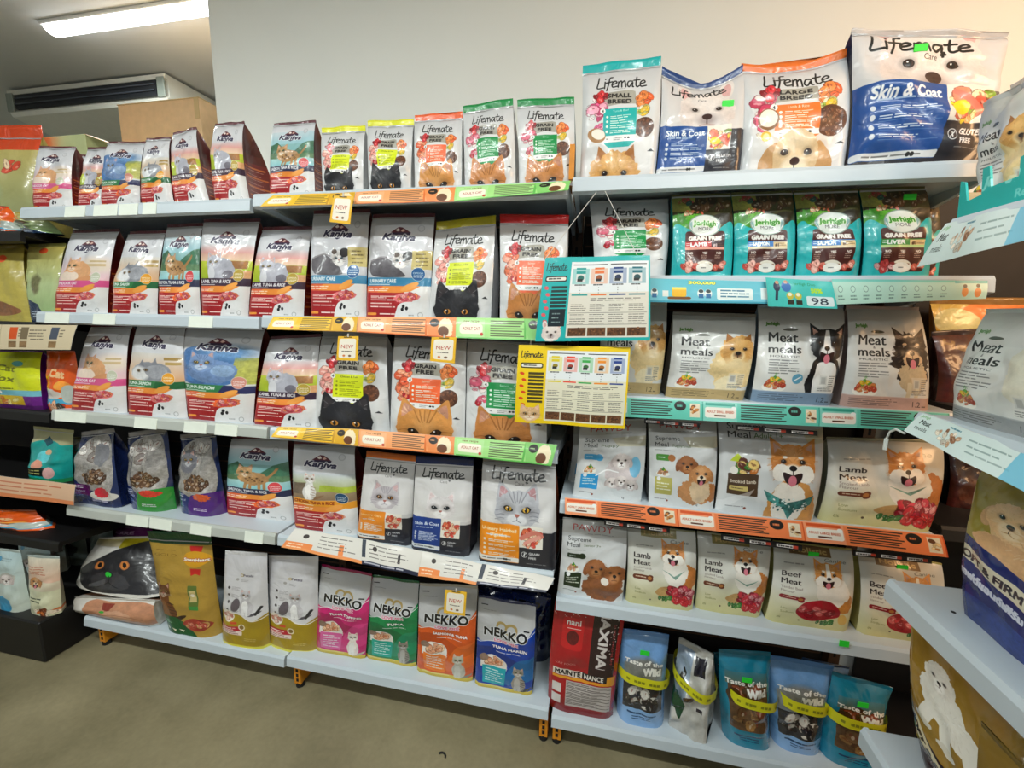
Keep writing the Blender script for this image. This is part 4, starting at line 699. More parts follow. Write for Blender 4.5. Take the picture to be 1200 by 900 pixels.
# printed cards
def strip_gf(kind,W=256,a=.2):
    b,d={'y':('f0c02c','c89018'),'o':('f4a468','e0702c'),'g':('a4dc84','5cb44c')}[kind]
    c=Cv(W,a,b); c.rect(.02,.08,.3,.92,mixc(b,'ffffff',.15)); c.rect(.04,.3,.28,.78,'f4ecd8',r=.03); c.text('ADULT CAT',.16,.52,.03,'a84c3c',w=.18); c.ell(.27,.78,.015,.015,'c83c2c'); c.text('new recipe',.16,.16,.02,'6a4a1c',w=.16)
    for i in range(7): c.rect(.36,.12+i*.115,.7-.02*(i%3),.165+i*.115,'3c3428',al=.85)
    c.rect(.7,0,.72,1,d); c.poly([(.7,0),(1,0),(1,1),(.74,1)],mixc(b,d,.45)); c.ell(.79,.28,.045,.04,'1e1a14'); c.micro(.76,.25,.82,1,.05,.05,b); c.ell(.9,.55,.07,.1,'f0e0bc',rough=.08); c.ell(.88,.7,.05,.05,'6a3c1c'); c.rect(.02,.94,1,1,d)
    return c
for k_ in'yog': DES['strip_'+k_]=(lambda k_=k_:strip_gf(k_))
def strip_breed(col,W=1024,a=.075):
    b,d={'t':('64c4b0','2c9c88'),'o':('f4844c','dc5420')}[col]
    c=Cv(W,a,b); n=3
    for i in range(n):
        x=i/n; w=1/n
        c.rect(x,0,x+.3*w,1,mixc(b,'ffffff',.2)); c.rect(x+.015*w,.28,x+.29*w,.82,'f4ece0',r=.008); c.text('ADULT SMALL BREED' if col=='t' else 'ADULT LARGE BREED',x+.15*w,.5,.0085,'c04c28' if col=='o' else 'b84c30',w=.24*w,bold=.03); c.rect(x+.1*w,.66,x+.2*w,.74,'5c2c18'); c.rect(x+.02*w,.06,x+.28*w,.2,d); c.ell(x+.27*w,.3,.007,.007,'f4f4f0')
        for k in range(7): c.rect(x+.33*w,.1+k*.115,x+(.72-.02*(k%3))*w,.155+k*.115,'2a2620')
        c.ell(x+.79*w,.3,.018,.018,'1c1814'); c.micro(x+.76*w,.25,x+.82*w,1,.1,.1,b); c.rect(x+.88*w,.15,x+.97*w,.85,'ecdcc0',var=.1); c.scatter(x+.925*w,.5,.012,.02,8,.006,('c8803c','6a3c1c','e8c890'),seed=i); c.rect(x+.99*w,0,x+w,1,d)
    c.rect(0,0,1,.04,mixc(b,'ffffff',.3))
    return c
DES['strip_teal']=lambda:strip_breed('t'); DES['strip_orange']=lambda:strip_breed('o')
@design
def strip_undertag():
    c=Cv(256,.12,'14100e'); 
    for x in(.03,.36,.69): c.rect(x,.25,x+.26,.75,'e8e4e0'); c.micro(x+.02,.4,x+.24,1,.2,.25,'2a2020',words=6); c.rect(x+.2,.25,x+.26,.75,'b83c28')
    return c
@design
def strip_icons():
    c=Cv(768,.12,'b8dccc'); c.grad(0,.12,'6cc4b8','8ccfc0')
    for i in range(9): c.ell(.05+i*.085,.4,.016,.016,'5c7c70'); c.ell(.05+i*.085,.4,.0135,.0135,'c0e0d0'); c.micro(.03+i*.085,.65,.075+i*.085,2,.12,.06,'6a8a80')
    c.ell(.86,.6,.02,.03,'e09048'); c.ell(.86,.3,.012,.012,'1c1414'); c.ell(.94,.65,.022,.03,'d88038'); c.ell(.94,.28,.012,.012,'241814'); c.rect(.8,.0,1,.15,'4cb0b0')
    return c
@design
def strip_gift():
    c=Cv(640,.26,'5cb8cc'); c.grad(0,1,'4cb4c4','7cc8dc'); c.text('500,000',.45,.14,.03,'e8e84c',w=.22,bold=.08,out='1c5c50',outw=.003); c.rect(.2,.35,.32,.75,'f0b820',r=.02); c.rect(.2,.35,.32,.45,'f8e060'); c.rect(.16,.75,.36,.86,'7a4a1c',r=.02)
    for x in(.05,.44,.5): c.ell(x,.6,.03,.05,'e0e8e4'); c.ell(x,.5,.02,.02,'2c3c3c'); c.rect(x-.02,.62,x+.02,.8,'2c6ca0')
    c.rect(.12,.5,.17,.75,'e0e0d8'); c.rect(.57,.35,.86,.85,'e8f0ec',r=.02); c.micro(.6,.42,.84,3,.13,.06,'2c6c8c'); c.rect(.92,.3,.98,.8,'e0ecec'); c.rect(.0,.92,1,1,'3c9cb4')
    return c
@design
def card98():
    c=Cv(256,.48,'3cbcb4'); c.rect(0,0,1,1,'44c0b8',var=.04); c.ell(.16,.3,.05,.08,'1c2c4c'); c.ell(.17,.15,.03,.03,'c89070'); c.ell(.3,.28,.07,.09,'2c6cb0'); c.ell(.3,.12,.03,.03,'c89070'); c.line([(.16,.4),(.14,.75)],.04,'1c2440'); c.text('Jerhigh Duo',.58,.16,.045,'1c8a50',w=.34)
    for x in(.34,.46): c.ell(x,.6,.05,.06,'c8b83c'); c.rect(x-.04,.75,x+.05,.9,'2c2818'); c.ell(x,.55,.03,.03,'f0e8c8')
    c.text('50%',.75,.38,.07,'b4dc2c',w=.16,bold=.08); c.rect(.58,.58,.97,.93,'dce8e8',r=.03); c.text('98',.77,.755,.12,'1c2c3c',w=.24,bold=-.0)
    return c
def board(kind):
    n,b,cols={'t':(4,'1cb0b0',('1c9c98','e8783c','1c3c7c','1c6c7c')),'y':(5,'f0cc10',('e0cc1c','e84c38','3ca84c','f09028','1c3c8c'))}[kind]
    c=Cv(512,.9 if kind=='y' else .78,b); A=c.a; px=.27
    hand(c,'Lifemate',.13,.12,.2,.07,'143c3c' if kind=='t' else '1c1c1c',.008); c.rect(.03,.22,.24,.29,'1c2c2c' if kind=='t' else '3c3410',r=.02); c.rect(.04,.235,.23,.275,'ece8dc',r=.015); c.micro(.06,.245,.21,1,.02,.015,'2a2a2a')
    for i in range(9): c.rect(.1 if kind=='t' else .11,.34+i*.045,.25,.37+i*.045,'1c2424' if kind=='t' else '2c2818',al=.85)
    for i in range(6): c.ell(.05+.02*(i%2),.36+i*.08,.022,.016,'e05c64' if kind=='t' else 'd8401c',rot=20)
    if kind=='t': doghead(c,.14,.9,.09,'french'); c.rect(.1,.62,.25,.82,'14242c'); c.micro(.13,.66,.22,3,.05,.015,'8aa0a0')
    else: cathead(c,.14,.88,.09,'e0b888','b07c4c')
    c.rect(px,.06,.985,.96,'e0dcd0' if kind=='t' else 'e4dfc8',r=.006); c.rect(px,.06,.985,.42,'e8ecee')
    for k in range(2): c.rect(px+.02+k*.35,.09,px+.34+k*.36,.1,'1c1c1c')
    w=(.97-px-.01)/n
    for i in range(n):
        x=px+.01+(i+.5)*w; c.rect(x-w*.45,.14,x+w*.45,.32,cols[i],al=.35); c.rect(x-w*.26,.13,x+w*.26,.15,cols[i]); c.rect(x-w*.25,.17,x+w*.25,.3,'dcdcdc'); c.rect(x-w*.25,.17,x+w*.25,.2,cols[i]); c.ell(x,.25,w*.17,w*.15,mixc(cols[i],'2a1a10',.4)); c.rect(x-w*.18,.26,x+w*.1,.29,'2a2a2a'); c.micro(x-w*.3,.325,x+w*.3,1,.02,.012,'1c1c1c'); 
        for k in range(3): c.rect(x-.003,.36+k*.03,x+.003,.37+k*.03,'6a6a6a')
        c.rect(x-w*.42,.44,x+w*.42,.457,cols[i]); c.rect(x-w*.46,.84,x+w*.46,.94,'6a4428',var=.4); c.scatter(x,.89,w*.42,.035,26,.008,('4a2c18','8a5c38','5c3820'),seed=i)
        c.micro(x-w*.42,.56,x+w*.4,4,.022,.007,'6a6458'); c.micro(x-w*.42,.68,x+w*.4,5,.026,.007,'4a443c',rag=.2)
    c.micro(px+.2,.49,.93,2,.022,.008,'3a342c',words=7)
    for y in(.66,.8): c.rect(px+.01,y,.97,y+.004,'4a443c')
    return c
DES['board_teal']=lambda:board('t'); DES['board_yellow']=lambda:board('y')
@design
def newtag():
    c=Cv(112,1.18,'f0bc30'); c.rect(.1,.1,.9,.9,'f4ecdc',r=.1); c.text('NEW',.5,.42,.18,'b83c28',w=.58); c.micro(.25,.6,.75,1,.04,.03,'4a3c30'); c.ell(.35,.8,.06,.05,'d8844c'); c.ell(.62,.8,.07,.05,'7a5c44'); c.rect(.3,.02,.7,.06,'4a3410')
    return c
def paperstrip(kind):
    c=Cv(384,.3,'dedad2'); 
    if kind=='o': c.rect(0,.62,.36,1,'f08c4c'); c.rect(0,.86,1,1,'f09858'); c.micro(.04,.7,.3,2,.14,.05,'fce4c8'); c.rect(.7,.4,.76,.85,'f08c4c')
    elif kind=='n': c.rect(0,.84,1,1,'1c2038'); c.micro(.04,.88,.9,1,.1,.06,'d8d8e0'); c.rect(.62,.3,.66,.7,'2a2428'); c.rect(.0,.0,.06,.7,'2c3444')
    c.micro(.42 if kind=='o' else .12,.15,.92,4,.16,.035,'6a6460',words=6,rag=.4); c.ell(.22,.3,.04,.03,'3c3430')
    return c
DES['paper_o']=lambda:paperstrip('o'); DES['paper_n']=lambda:paperstrip('n')
@design
def minicard():
    c=Cv(384,.32,'d8c8a8'); c.text('NEW',.06,.2,.03,'c83c28')
    for i,x in enumerate((.12,.22,.42,.52,.8)): c.rect(x,.1,x+.07,.58,('2c3428','5c5c50','d8541c','7a6a50','4c5464')[i]); c.rect(x,.66,x+.07,.92,'8a6c48',var=.3); c.micro(x+.08,.2,x+.12,3,.12,.04,'5a5040')
    c.rect(.34,0,.345,1,'b8a888'); c.micro(.62,.2,.78,4,.12,.04,'6a6050'); return c
@design
def fartag():
    c=Cv(256,.4,'e0b898'); c.rect(0,0,.26,1,'a8c4b0'); c.rect(.26,.8,1,1,'e08858'); c.micro(.3,.2,.95,3,.2,.06,'c87050'); c.micro(.04,.3,.22,3,.2,.06,'4c6c5c'); return c
def rstrip(kind):
    c=Cv(512,.2,'ccdcd8'); c.rect(0,0,1,1,'d0dedb',var=.02); 
    for dx in(0,.003): c.text('Meat',.1+dx,.35,.04,'2c3430',w=.09)
    c.text('meals',.1,.62,.035,'2c3430',w=.1); c.scatter(.33,.5,.1,.05,16,.02,('c8a07c','8a5c3c','e8dcc8','b8b0a0'),seed=3); c.micro(.3,.12,.42,1,.05,.05,'3c7a8c'); c.micro(.5,.25,.8,3,.2,.05,'8aa09c'); c.poly([(.72,1),(.85,0),(1,0),(1,1)],'6cb8d4',al=.85); c.text('Jerhigh',.06,.12,.02,'4a9a3c',w=.08)
    return c
DES['rstrip']=lambda:rstrip(0)
@design
def tray():
    c=Cv(512,.3,'22b4b0'); c.rect(0,0,1,1,'24b8b2',var=.03); 
    for x in(.25,.62): c.text('Jerhigh',x,.4,.05,'8ce8e0',w=.2,bold=.08,shear=.2)
    c.text('Real Meat Dog Food',.6,.75,.04,'7ce0d8',w=.5,bold=.05); return c
# ------------------------------------------------------------------ materials for the place
M_SHELF=mat('shelf_enamel','c3ced6',.32,spec=.5,noise_amt=.03,nscale=6)
M_RAIL=mat('rail_plastic','b9beb8',.35,noise_amt=.04,nscale=8)
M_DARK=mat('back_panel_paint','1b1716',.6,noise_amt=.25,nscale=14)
M_POST=mat('upright_paint','573c2a',.55,noise_amt=.2,nscale=20)
M_ORNG=mat('foot_orange','d98a1c',.45,noise_amt=.12,nscale=30)
M_BLACK=mat('black_board','0d0c0d',.5,noise_amt=.3,nscale=10)
M_RUB=mat('rubber','141414',.8)
M_KRAFT=mat('kraft_board','dcb589',.5,noise_amt=.07,nscale=25,bump=.15,bscale=90)
M_WHITE=mat('white_paper','dadfda',.6)
M_TAG=mat('price_paper','e9efe4',.55,noise_amt=.03,nscale=30)
M_GREEN=mat('green_sticker','2ee03a',.5)
M_STRING=mat('string','d8d4cc',.7)
M_TAPE=mat('parcel_tape','c9ab7c',.2,coat=.6)
# ------------------------------------------------------------------ the room
def struct(name,v,f,m): return tag(meshobj(name,v,f,m),kind='structure')
def slab(name,x0,y0,z0,x1,y1,z1,m): o=MB().box(x0,y0,z0,x1,y1,z1).build(name,m); return tag(o,kind='structure')
mf=mat('polished_concrete','7f7864',.38,spec=.45)
nt=mf.node_tree; p=nt.nodes['Principled BSDF']; tc=nt.nodes.new('ShaderNodeTexCoord')
n1=nt.nodes.new('ShaderNodeTexNoise'); n1.inputs['Scale'].default_value=2.2; n1.inputs['Detail'].default_value=9; n1.inputs['Roughness'].default_value=.62
n2=nt.nodes.new('ShaderNodeTexNoise'); n2.inputs['Scale'].default_value=60; n2.inputs['Detail'].default_value=3
rp=nt.nodes.new('ShaderNodeValToRGB'); rp.color_ramp.elements[0].color=rgb('776f54'); rp.color_ramp.elements[1].color=rgb('a39878'); rp.color_ramp.elements[0].position=.3; rp.color_ramp.elements[1].position=.72
mx=nt.nodes.new('ShaderNodeMix'); mx.data_type='RGBA'; mx.blend_type='MULTIPLY'; mx.inputs[0].default_value=.25
nt.links.new(tc.outputs['Object'],n1.inputs['Vector']); nt.links.new(tc.outputs['Object'],n2.inputs['Vector']); nt.links.new(n1.outputs['Fac'],rp.inputs['Fac']); nt.links.new(rp.outputs['Color'],mx.inputs[6]); nt.links.new(n2.outputs['Fac'],mx.inputs[7]); nt.links.new(mx.outputs[2],p.inputs['Base Color'])
rr=nt.nodes.new('ShaderNodeMapRange'); rr.inputs[3].default_value=.28; rr.inputs[4].default_value=.55; nt.links.new(n1.outputs['Fac'],rr.inputs[0]); nt.links.new(rr.outputs[0],p.inputs['Roughness'])
slab('floor',-7,-3.5,-.1,4,6,0,mf)
M_WALL=mat('wall_paint','e9ebe6',.6,noise_amt=.015,nscale=3,bump=.03,bscale=300)
M_CEIL=mat('ceiling_paint','cdd1d1',.8,noise_amt=.02,nscale=2)
slab('ceiling',-7,-3.5,CEIL,4,6,CEIL+.1,M_CEIL)
WX=-1.667
slab('wall_back',WX,1.70,0,4,1.82,CEIL,M_WALL)
slab('wall_far',-7,5.9,0,4,6,CEIL,M_WALL)
slab('wall_left',-7,-3.5,0,-6.9,6,CEIL,M_WALL)
slab('wall_right',2.3,-3.5,0,2.4,1.7,CEIL,mat('wall_paint_warm','d8c0a0',.6,noise_amt=.02,nscale=3))
# ------------------------------------------------------------------ ceiling lamp, air conditioner, carton
M_GLOW=mat('lamp_diffuser','ffffff',.5,emit=9)
def lamp(x0,x1,y,label):
    e=empty('ceiling_lamp',((x0+x1)/2,y,CEIL),label,'lamp','tube lamps on the ceiling'); h=(x1-x0)/2
    MB().box(-h,-.05,-.02,h,.05,-.0005).build('lamp_housing',mat('lamp_metal','e4e6e4',.4),e,bevel=.004)
    pr=[(.044*math.cos(a),-.02-.03*math.sin(a)) for a in [math.pi*i/8 for i in range(9)]]
    MB().prism(pr,-h+.02,h-.02).build('diffuser',M_GLOW,e); return e
lamp(PY(58,36,2.03).x,-1.75,2.03,'bright white tube lamp on the ceiling above the air conditioner')
for i,(x_,y_,e_) in enumerate(TUBES):
    lamp(x_-.62,x_+.62,y_,'white ceiling tube lamp '+('over the aisle left of the camera','over the aisle right of the camera','over the far left of the aisle','behind the camera to the left','behind the camera to the right')[i])
M_AC=mat('ac_plastic','e2e4da',.4,noise_amt=.03); M_ACD=mat('ac_duct','22262c',.5)
ax0,ax1=PY(8,112,2.49).x,PY(193,92,2.49).x
ac=empty('air_conditioner',((ax0+ax1)/2,2.49,2.93),'grey ceiling air conditioner with a long dark outlet','air conditioner'); hw=(ax1-ax0)/2
b=MB(); b.prism([(0,0),(0,-.03),(.02,-.03),(.02,-.13),(0,-.14),(.015,-.165),(.3,-.22),(.7,-.2),(.72,0)],-hw,hw); b.build('casing',M_AC,ac,bevel=.002)
MB().box(-hw+.07,-.004,-.125,hw-.07,.015,-.035).build('air_outlet',M_ACD,ac)
for k in(0,1): MB().box(-hw+.08,-.014,-.065-k*.035,hw-.08,-.006,-.058-k*.035).build('louvre',mat('ac_louvre','4c525c',.4),ac)
for s in(-1,1): MB().box(s*hw-.03-s*.03,-.01,-.14,s*hw+.03-s*.03,-.001,-.02).build('end_cap',mat('ac_cap','8f9a92',.4),ac,bevel=.004)
bx0=PY(138,126,1.86); bx1=PY(233,113,1.86)
cb=empty('cardboard_box',((bx0.x+bx1.x)/2,2.06,1.82),'large taped brown carton on the shelf behind the small bags','box'); hw=(bx1.x-bx0.x)/2; hh=bx0.z-1.82+.01
o=MB().box(-hw,-.2,0,hw,.2,hh).build('carton_body',M_KRAFT,cb,bevel=.002)
MB().box(-hw-.001,-.203,hh-.002,hw+.001,-.197+.05,hh+.002).build('tape',M_TAPE,cb); MB().box(hw-.03,-.2025,hh-.09,hw-.004,-.2003,hh).build('tape',M_TAPE,cb)
for q in(-1,1): MB().box(-hw,-.2*q-.0,hh,hw,0.002*q,hh+.003).build('flap',M_KRAFT,cb)
MB().box(-hw+.05,-.2022,hh*.62,-hw+.2,-.2003,hh*.66).build('printed_mark',mat('faint_ink','8c6c48',.8),cb)
# ------------------------------------------------------------------ shelving
FY=1.25; BY=1.665
def shelf(label,x0,x1,z,y0=FY,y1=BY-.045,m=None,railm=None,group=None,name='shelf'):
    """one lift-off shelf: deck, price rail and two end brackets"""
    m=m or M_SHELF; ox=(x0+x1)/2; e=empty(name,(ox,y0,z),label,'shelf',group); h=(x1-x0)/2; dp=y1-y0
    MB().box(-h,.004,-.018,h,dp,0).build('deck',m,e)
    MB().prism([(.004,.003),(-.002,.003),(-.008,-.006),(-.012,-.036),(.004,-.042)],-h,h).build('price_rail',railm or M_SHELF,e)
    for x in(-h,h-.012): MB().prism([(.02,-.018),(dp,-.018),(dp,-.075),(.1,-.03)],x,x+.012).build('bracket',m,e)
    return e
UX=[-2.105,-1.115,-.103,.908]
LZ=[1.80,1.425,1.045,.645,.14]; MZ=[1.812,1.43,1.045,.645,.148]; RZ=[1.82,1.56,1.225,.89,.56,.125]
SH={}
def unit(name,x0,x1,zs,label,top=1.9,ups=(0,),rails=None):
    ox=(x0+x1)/2; e=empty('gondola',(ox,BY,0),label,'shelf unit','frames of the shelf units')
    MB().box(x0-ox+.022,-.006,.05,x1-ox-.022,.006,zs[0]+(.0 if name=='left' else .02)).build('back_panel',M_DARK,e)
    g=MB(); [g.box(x0-ox+.03,-.009,.2+k*.075,x1-ox-.03,-.006,.206+k*.075) for k in range(22)]; g.build('groove_lines',M_POST,e)['kind']='stuff'
    for q in ups:
        x=(x0,x1)[q]; u=MB().box(x-ox-.018,-.04,0,x-ox+.018,.02,top).build('upright',M_POST,e)
        sl=MB(); [sl.box(x-ox-.004,-.0415,.12+k*.05,x-ox+.004,-.0395,.145+k*.05) for k in range(int((top-.2)/.05))]; sl.build('slots',M_RUB,u)['kind']='stuff'
    od=['top','second','third','fourth','fifth','bottom']
    for i,z in enumerate(zs):
        w_='bottom' if i==len(zs)-1 else od[i]
        SH[name,i]=shelf('%s shelf of the %s unit, %s'%(w_,name,{'left':'holding silver-topped bags','middle':'behind colour strips','right':'holding dog food bags'}[name] if w_!='bottom' else 'on orange feet near the floor'),x0+.006,x1-.006,z,railm=(rails or {}).get(i),group='shelves of the %s unit'%name)
unit('left',UX[0],UX[1],LZ,'backing and uprights of the left shelf unit behind the silver-topped bags',rails={2:M_RAIL,3:M_RAIL})
unit('middle',UX[1],UX[2],MZ,'backing and uprights of the middle shelf unit behind the colour strips')
unit('right',UX[2],UX[3],RZ,'backing and uprights of the right shelf unit behind the dog food bags',ups=(0,1))
def foot(u,x,y0=1.262):
    e=SH[u,{'left':4,'middle':4,'right':5}[u]]; ox,oy,oz=e.location; y=y0-oy
    f=MB().box(x-ox-.014,y,.018-oz,x-ox+.014,y+.3,.092-oz+.03).build('foot',M_ORNG,e)
    h=MB(); [h.box(x-ox-.0045,y-.0015,.03+k*.02-oz,x-ox+.0045,y,.042+k*.02-oz) for k in range(3)]
    h.build('slots',M_RUB,f)['kind']='stuff'; MB().tube((x-ox,y+.015,-oz),(x-ox,y+.015,.02-oz),.016,10).build('rubber_pad',M_RUB,f)
foot('left',UX[0]+.06); foot('middle',UX[1]+.03); foot('middle',UX[2]-.022); foot('right',UX[2]+.024); foot('right',UX[3]-.03)
u=UX[2]; tag(MB().box(-.007,0,0,.007,.02,.09).build('divider_strip',M_ORNG,loc=(u,1.262,1.823)),'short upright orange strip between the middle and right top shelves','strip')
# far left bay: black shelves, seen at the edge of the picture
FZ=[1.72,1.385,1.03,.71,PY(45,721,1.17).z]
fl=empty('gondola',(-2.85,BY,0),'black shelf frame at the left edge behind the gold bags','shelf unit')
MB().box(-1.2,-.006,.02,.72,.006,1.75).build('back_panel',M_DARK,fl)
for z,t in zip(FZ[:4],('highest','second','third','fourth')): shelf('%s black shelf at the left picture edge'%t,-3.9,-2.115,z,m=M_BLACK,railm=M_BLACK,group='black shelves at the left edge')
shelf('fifth black shelf at the left picture edge under the orange bag',-3.9,-2.115,.498,m=M_BLACK,railm=M_BLACK,y0=1.215,group='black shelves at the left edge')
tag(MB().box(-1.2,0,0,.0,.5,FZ[4]).build('plinth',M_BLACK,bevel=.006,loc=(-2.165,1.135,0)),'black plinth on the floor under the pale packs','plinth')
# rear shelf carrying the carton
e=empty('rear_shelf',(-2.0,2.1,0),'shelf top behind the left unit carrying the carton','shelf')
MB().box(-.75,-.35,1.79,.3,.3,1.818).build('top_board',M_SHELF,e); [MB().box(x,y,0,x+.03,y+.03,1.79).build('leg',M_POST,e) for x in(-.74,.26) for y in(-.33,.25)]
# small return unit on the right, facing left
RXF=.63; cor=PX(1045,680,RXF); RY1=cor.y
zA=PX(1112,263,.64).z; zB=PX(1084,485,.64).z; zC=cor.z; zD=PX(1022,866,RXF).z
ru=empty('gondola',(RXF+.39,RY1,0),'backing and uprights of the return unit at the right edge','shelf unit')
MB().box(-.006,-1.3,.0,.006,0,zA+.25).build('back_panel',M_DARK,ru)
for y in(-1.28,-.02): MB().box(-.03,y-.015,0,-.007,y+.015,zA+.3).build('upright',M_POST,ru)
def rshelf(z,label):
    L=1.3; e=empty('shelf',(RXF,RY1,z),label,'shelf','shelves of the return unit')
    MB().box(.004,-L,-.02,.35,0,0).build('deck',M_SHELF,e)
    MB().prism([(.004,.004),(-.004,.004),(-.01,-.008),(-.01,-.042),(.004,-.048)],-L,0,axis='y').build('price_rail',M_SHELF,e)
    for k in range(4): MB().tube((.05,-.09-k*.19,0),(.05,-.09-k*.19,.0008),.004,8).build('rivet_hole',M_RUB,e)
rshelf(zA,'white return shelf under the turquoise tray'); rshelf(zB,'white return shelf under the large white bag'); rshelf(zC,'white return shelf with bare deck under the large blue bag'); rshelf(zD,'lowest white return shelf under the poodle bag')
# corner unit beyond the right bay, in deep shade
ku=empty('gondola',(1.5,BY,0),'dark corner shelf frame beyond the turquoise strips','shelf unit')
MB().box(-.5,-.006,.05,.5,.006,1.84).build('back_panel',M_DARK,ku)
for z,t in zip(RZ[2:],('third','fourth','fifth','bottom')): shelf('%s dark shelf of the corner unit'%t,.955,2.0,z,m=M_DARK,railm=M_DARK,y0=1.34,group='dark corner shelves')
# ------------------------------------------------------------------ packs
_dm={}
def dmat(name,rough=.34,bump=.5,scale=8,coat=.45):
    k='print_'+name
    if k in _dm: return _dm[k]
    cv=DES[name](); im=cv.image(k); m=bpy.data.materials.new(k); m.use_nodes=True; nt=m.node_tree
    t=nt.nodes.new('ShaderNodeTexImage'); t.image=im; t.extension='EXTEND'; nt.links.new(t.outputs['Color'],nt.nodes['Principled BSDF'].inputs['Base Color'])
    film(m,rough,bump,scale,coat); _dm[k]=m; return m
def fmat(col,rough=.34,coat=.35):
    k='film_'+col+('_g' if rough<.2 else '')
    if k in MATS: return MATS[k]
    m=mat(k,col,rough,noise_amt=.05,nscale=12); film(m,rough,.5,12,coat); return m
@design
def side_red():
    c=Cv(64,4,'5a1410'); c.grad(.0,.35,'6a3a3a','4a1412'); c.rect(0,.45,1,1,'7a1814',var=.2)
    for y in(.5,.62,.74,.86): c.rect(.1,y,.9,y+.02,'d8702c')
    c.micro(.15,.54,.85,6,.055,.008,'d8a090'); return c
_bn=0
RCAP=[a-.03 for a in RZ]
CAPS=[(z,a-.03) for zs in (LZ,MZ,RZ,FZ[:4]) for a,z in zip(zs[:-1],zs[1:])]
def bag(name,des,BL,BR,TL,TR,z,label,group=None,Y=None,d=.085,kind='gus',seal=None,side='c9c9c9',ts=.93,lean=0,sag=0,curl=0,bulge=.3,wr=1.0,cat='pet food bag',sticker=None,frame='Y',X=None,w=None,rough=.34,coat=.35,nf=14,nv=22,side_tex=None,rz=0,fold=0):
    global _bn; _bn+=1; sd=_bn*3.71
    if frame=='Y':
        if Y is None:
            if z<1.0: Y=min(1.42,max(1.245,(PZ(*BL,z).y+PZ(*BR,z).y)/2))
            else: Y=1.28
        a=PY(BL[0],BL[1],Y); b_=PY(BR[0],BR[1],Y); Yt=Y+d/2+lean; c_=PY(*TL,Yt); e_=PY(*TR,Yt)
        ox=(a.x+b_.x)/2; loc=(ox,Y+d/2,z); L0,R0,L1,R1=a.x-ox,b_.x-ox,c_.x-ox,e_.x-ox; ZL,ZR=c_.z-z,e_.z-z; rot=0
        for zz_,cp in CAPS:
            if abs(zz_-z)<1e-4 and (ox>-.1)==(cp in RCAP) and name!='promo': ZL,ZR=min(ZL,cp-z),min(ZR,cp-z)
    else:
        a=PX(*BL,X); c_=PX(*TL,X+d/2+lean); loc=(X+d/2,a.y-w/2,z); L0,R0=-w/2,w/2; L1=loc[1]-c_.y; R1=L1+w*.98 if TR is None else L1+TR; ZL=ZR=c_.z-z; rot=-math.pi/2
    if rz: rot+=rz
    root=empty(name,loc,label,cat,group,rot)
    nf_,nb=nf,6; ns=4
    def th(t): return d*max(0,1-(t/ts)**2.1)**.8+.0035 if t<ts else .0035
    def yc(t): return lean*t+ (curl*max(0,t-.6)**1.5*4 if curl else 0)
    def row(t):
        L=L0+(L1-L0)*t; R=R0+(R1-R0)*t; T=th(t); c=yc(t); W=R-L
        nar=.018*math.sin(math.pi*min(1,t/ts))*(1 if kind=='gus' else -1)
        L+=nar*W; R-=nar*W; F=[];B=[]
        for k in range(nf_+1):
            s=k/nf_; e=min(s,1-s)
            if kind=='gus':
                ed=1-math.sqrt(max(0,1-(1-min(e/.055,1))**2)); y=c-T/2+.11*T*ed-bulge*.28*T*math.sin(math.pi*s)**.7*math.sin(math.pi*min(1,.08+t/ts*.92))
            else: y=c-T/2*max(0,1-abs(2*s-1)**3.2)**.6
            p=Vector((s*W*7+sd,t*1.7,sd)); q=noise.noise(p*1.0)*.6+noise.noise(p*2.3+Vector((9,0,0)))*.35
            cr=abs(noise.noise(Vector((s*W*9+t*3+sd,t*4-s*2,sd*2))))
            f_=min(1,e*9)*(.35+.65*math.sin(math.pi*min(1,t*1.05)))
            y+= (q*.011-(cr*.017-.004))*wr*f_
            if t>=ts: y+=.002*math.sin(s*9+sd)*wr
            zz=(ZL+(ZR-ZL)*s)*t-sag*math.sin(math.pi*s)*t*t
            F.append((L+W*s,y,zz))
        for k in range(nb+1):
            s=1-k/nb
            y=c+T/2*(1 if kind=='gus' else max(0,1-abs(2*s-1)**3.2)**.6)
            zz=(ZL+(ZR-ZL)*s)*t-sag*math.sin(math.pi*s)*t*t
            if k in(0,nb) and kind!='gus': y=F[-1][1] if k==0 else F[0][1]
            B.append((L+W*s,y,zz))
        fo=(.10+.45*t)*T*.5
        SR=[];SL=[]
        if kind=='gus':
            for k in range(ns+1):
                q=k/ns; m_=math.sin(math.pi*q)*fo
                a_,b2=F[-1],B[0]; SR.append((a_[0]-m_,a_[1]+(b2[1]-a_[1])*q,a_[2]+(b2[2]-a_[2])*q))
                a_,b2=B[-1],F[0]; SL.append((a_[0]+m_,a_[1]+(b2[1]-a_[1])*q,a_[2]+(b2[2]-a_[2])*q))
        return F,B,SR,SL
    vs=int(round(nv*ts)); tt=[ts*j/vs for j in range(vs+1)]; rows=[row(t) for t in tt]
    mm=dmat(des,rough=rough,coat=coat); smat=dmat(side_tex) if side_tex else fmat(side,rough,coat)
    def grid(parts,uvf,close=False):
        V=[];F=[];U=[]
        n=len(parts[0])
        for j,P in enumerate(parts):
            for i,p in enumerate(P): V.append(p); U.append(uvf(i/(n-1),j))
        for j in range(len(parts)-1):
            for i in range(n-1): a=j*n+i; F.append((a,a+1,a+n+1,a+n))
        return V,F,U
    vv=lambda j: .002+.996*j/vs
    V,F,U=grid([r[0] for r in rows],lambda s,j:(s,vv(j)))
    # back and bottom share the body mesh; a bottom face closes it
    n0=len(V); V2,F2,_=grid([r[1] for r in rows],lambda s,j:(0,0)); V+=V2; F+=[tuple(i+n0 for i in f) for f in F2]; U+=[(.985,vv(k//(nb+1))) for k in range(len(V2))]
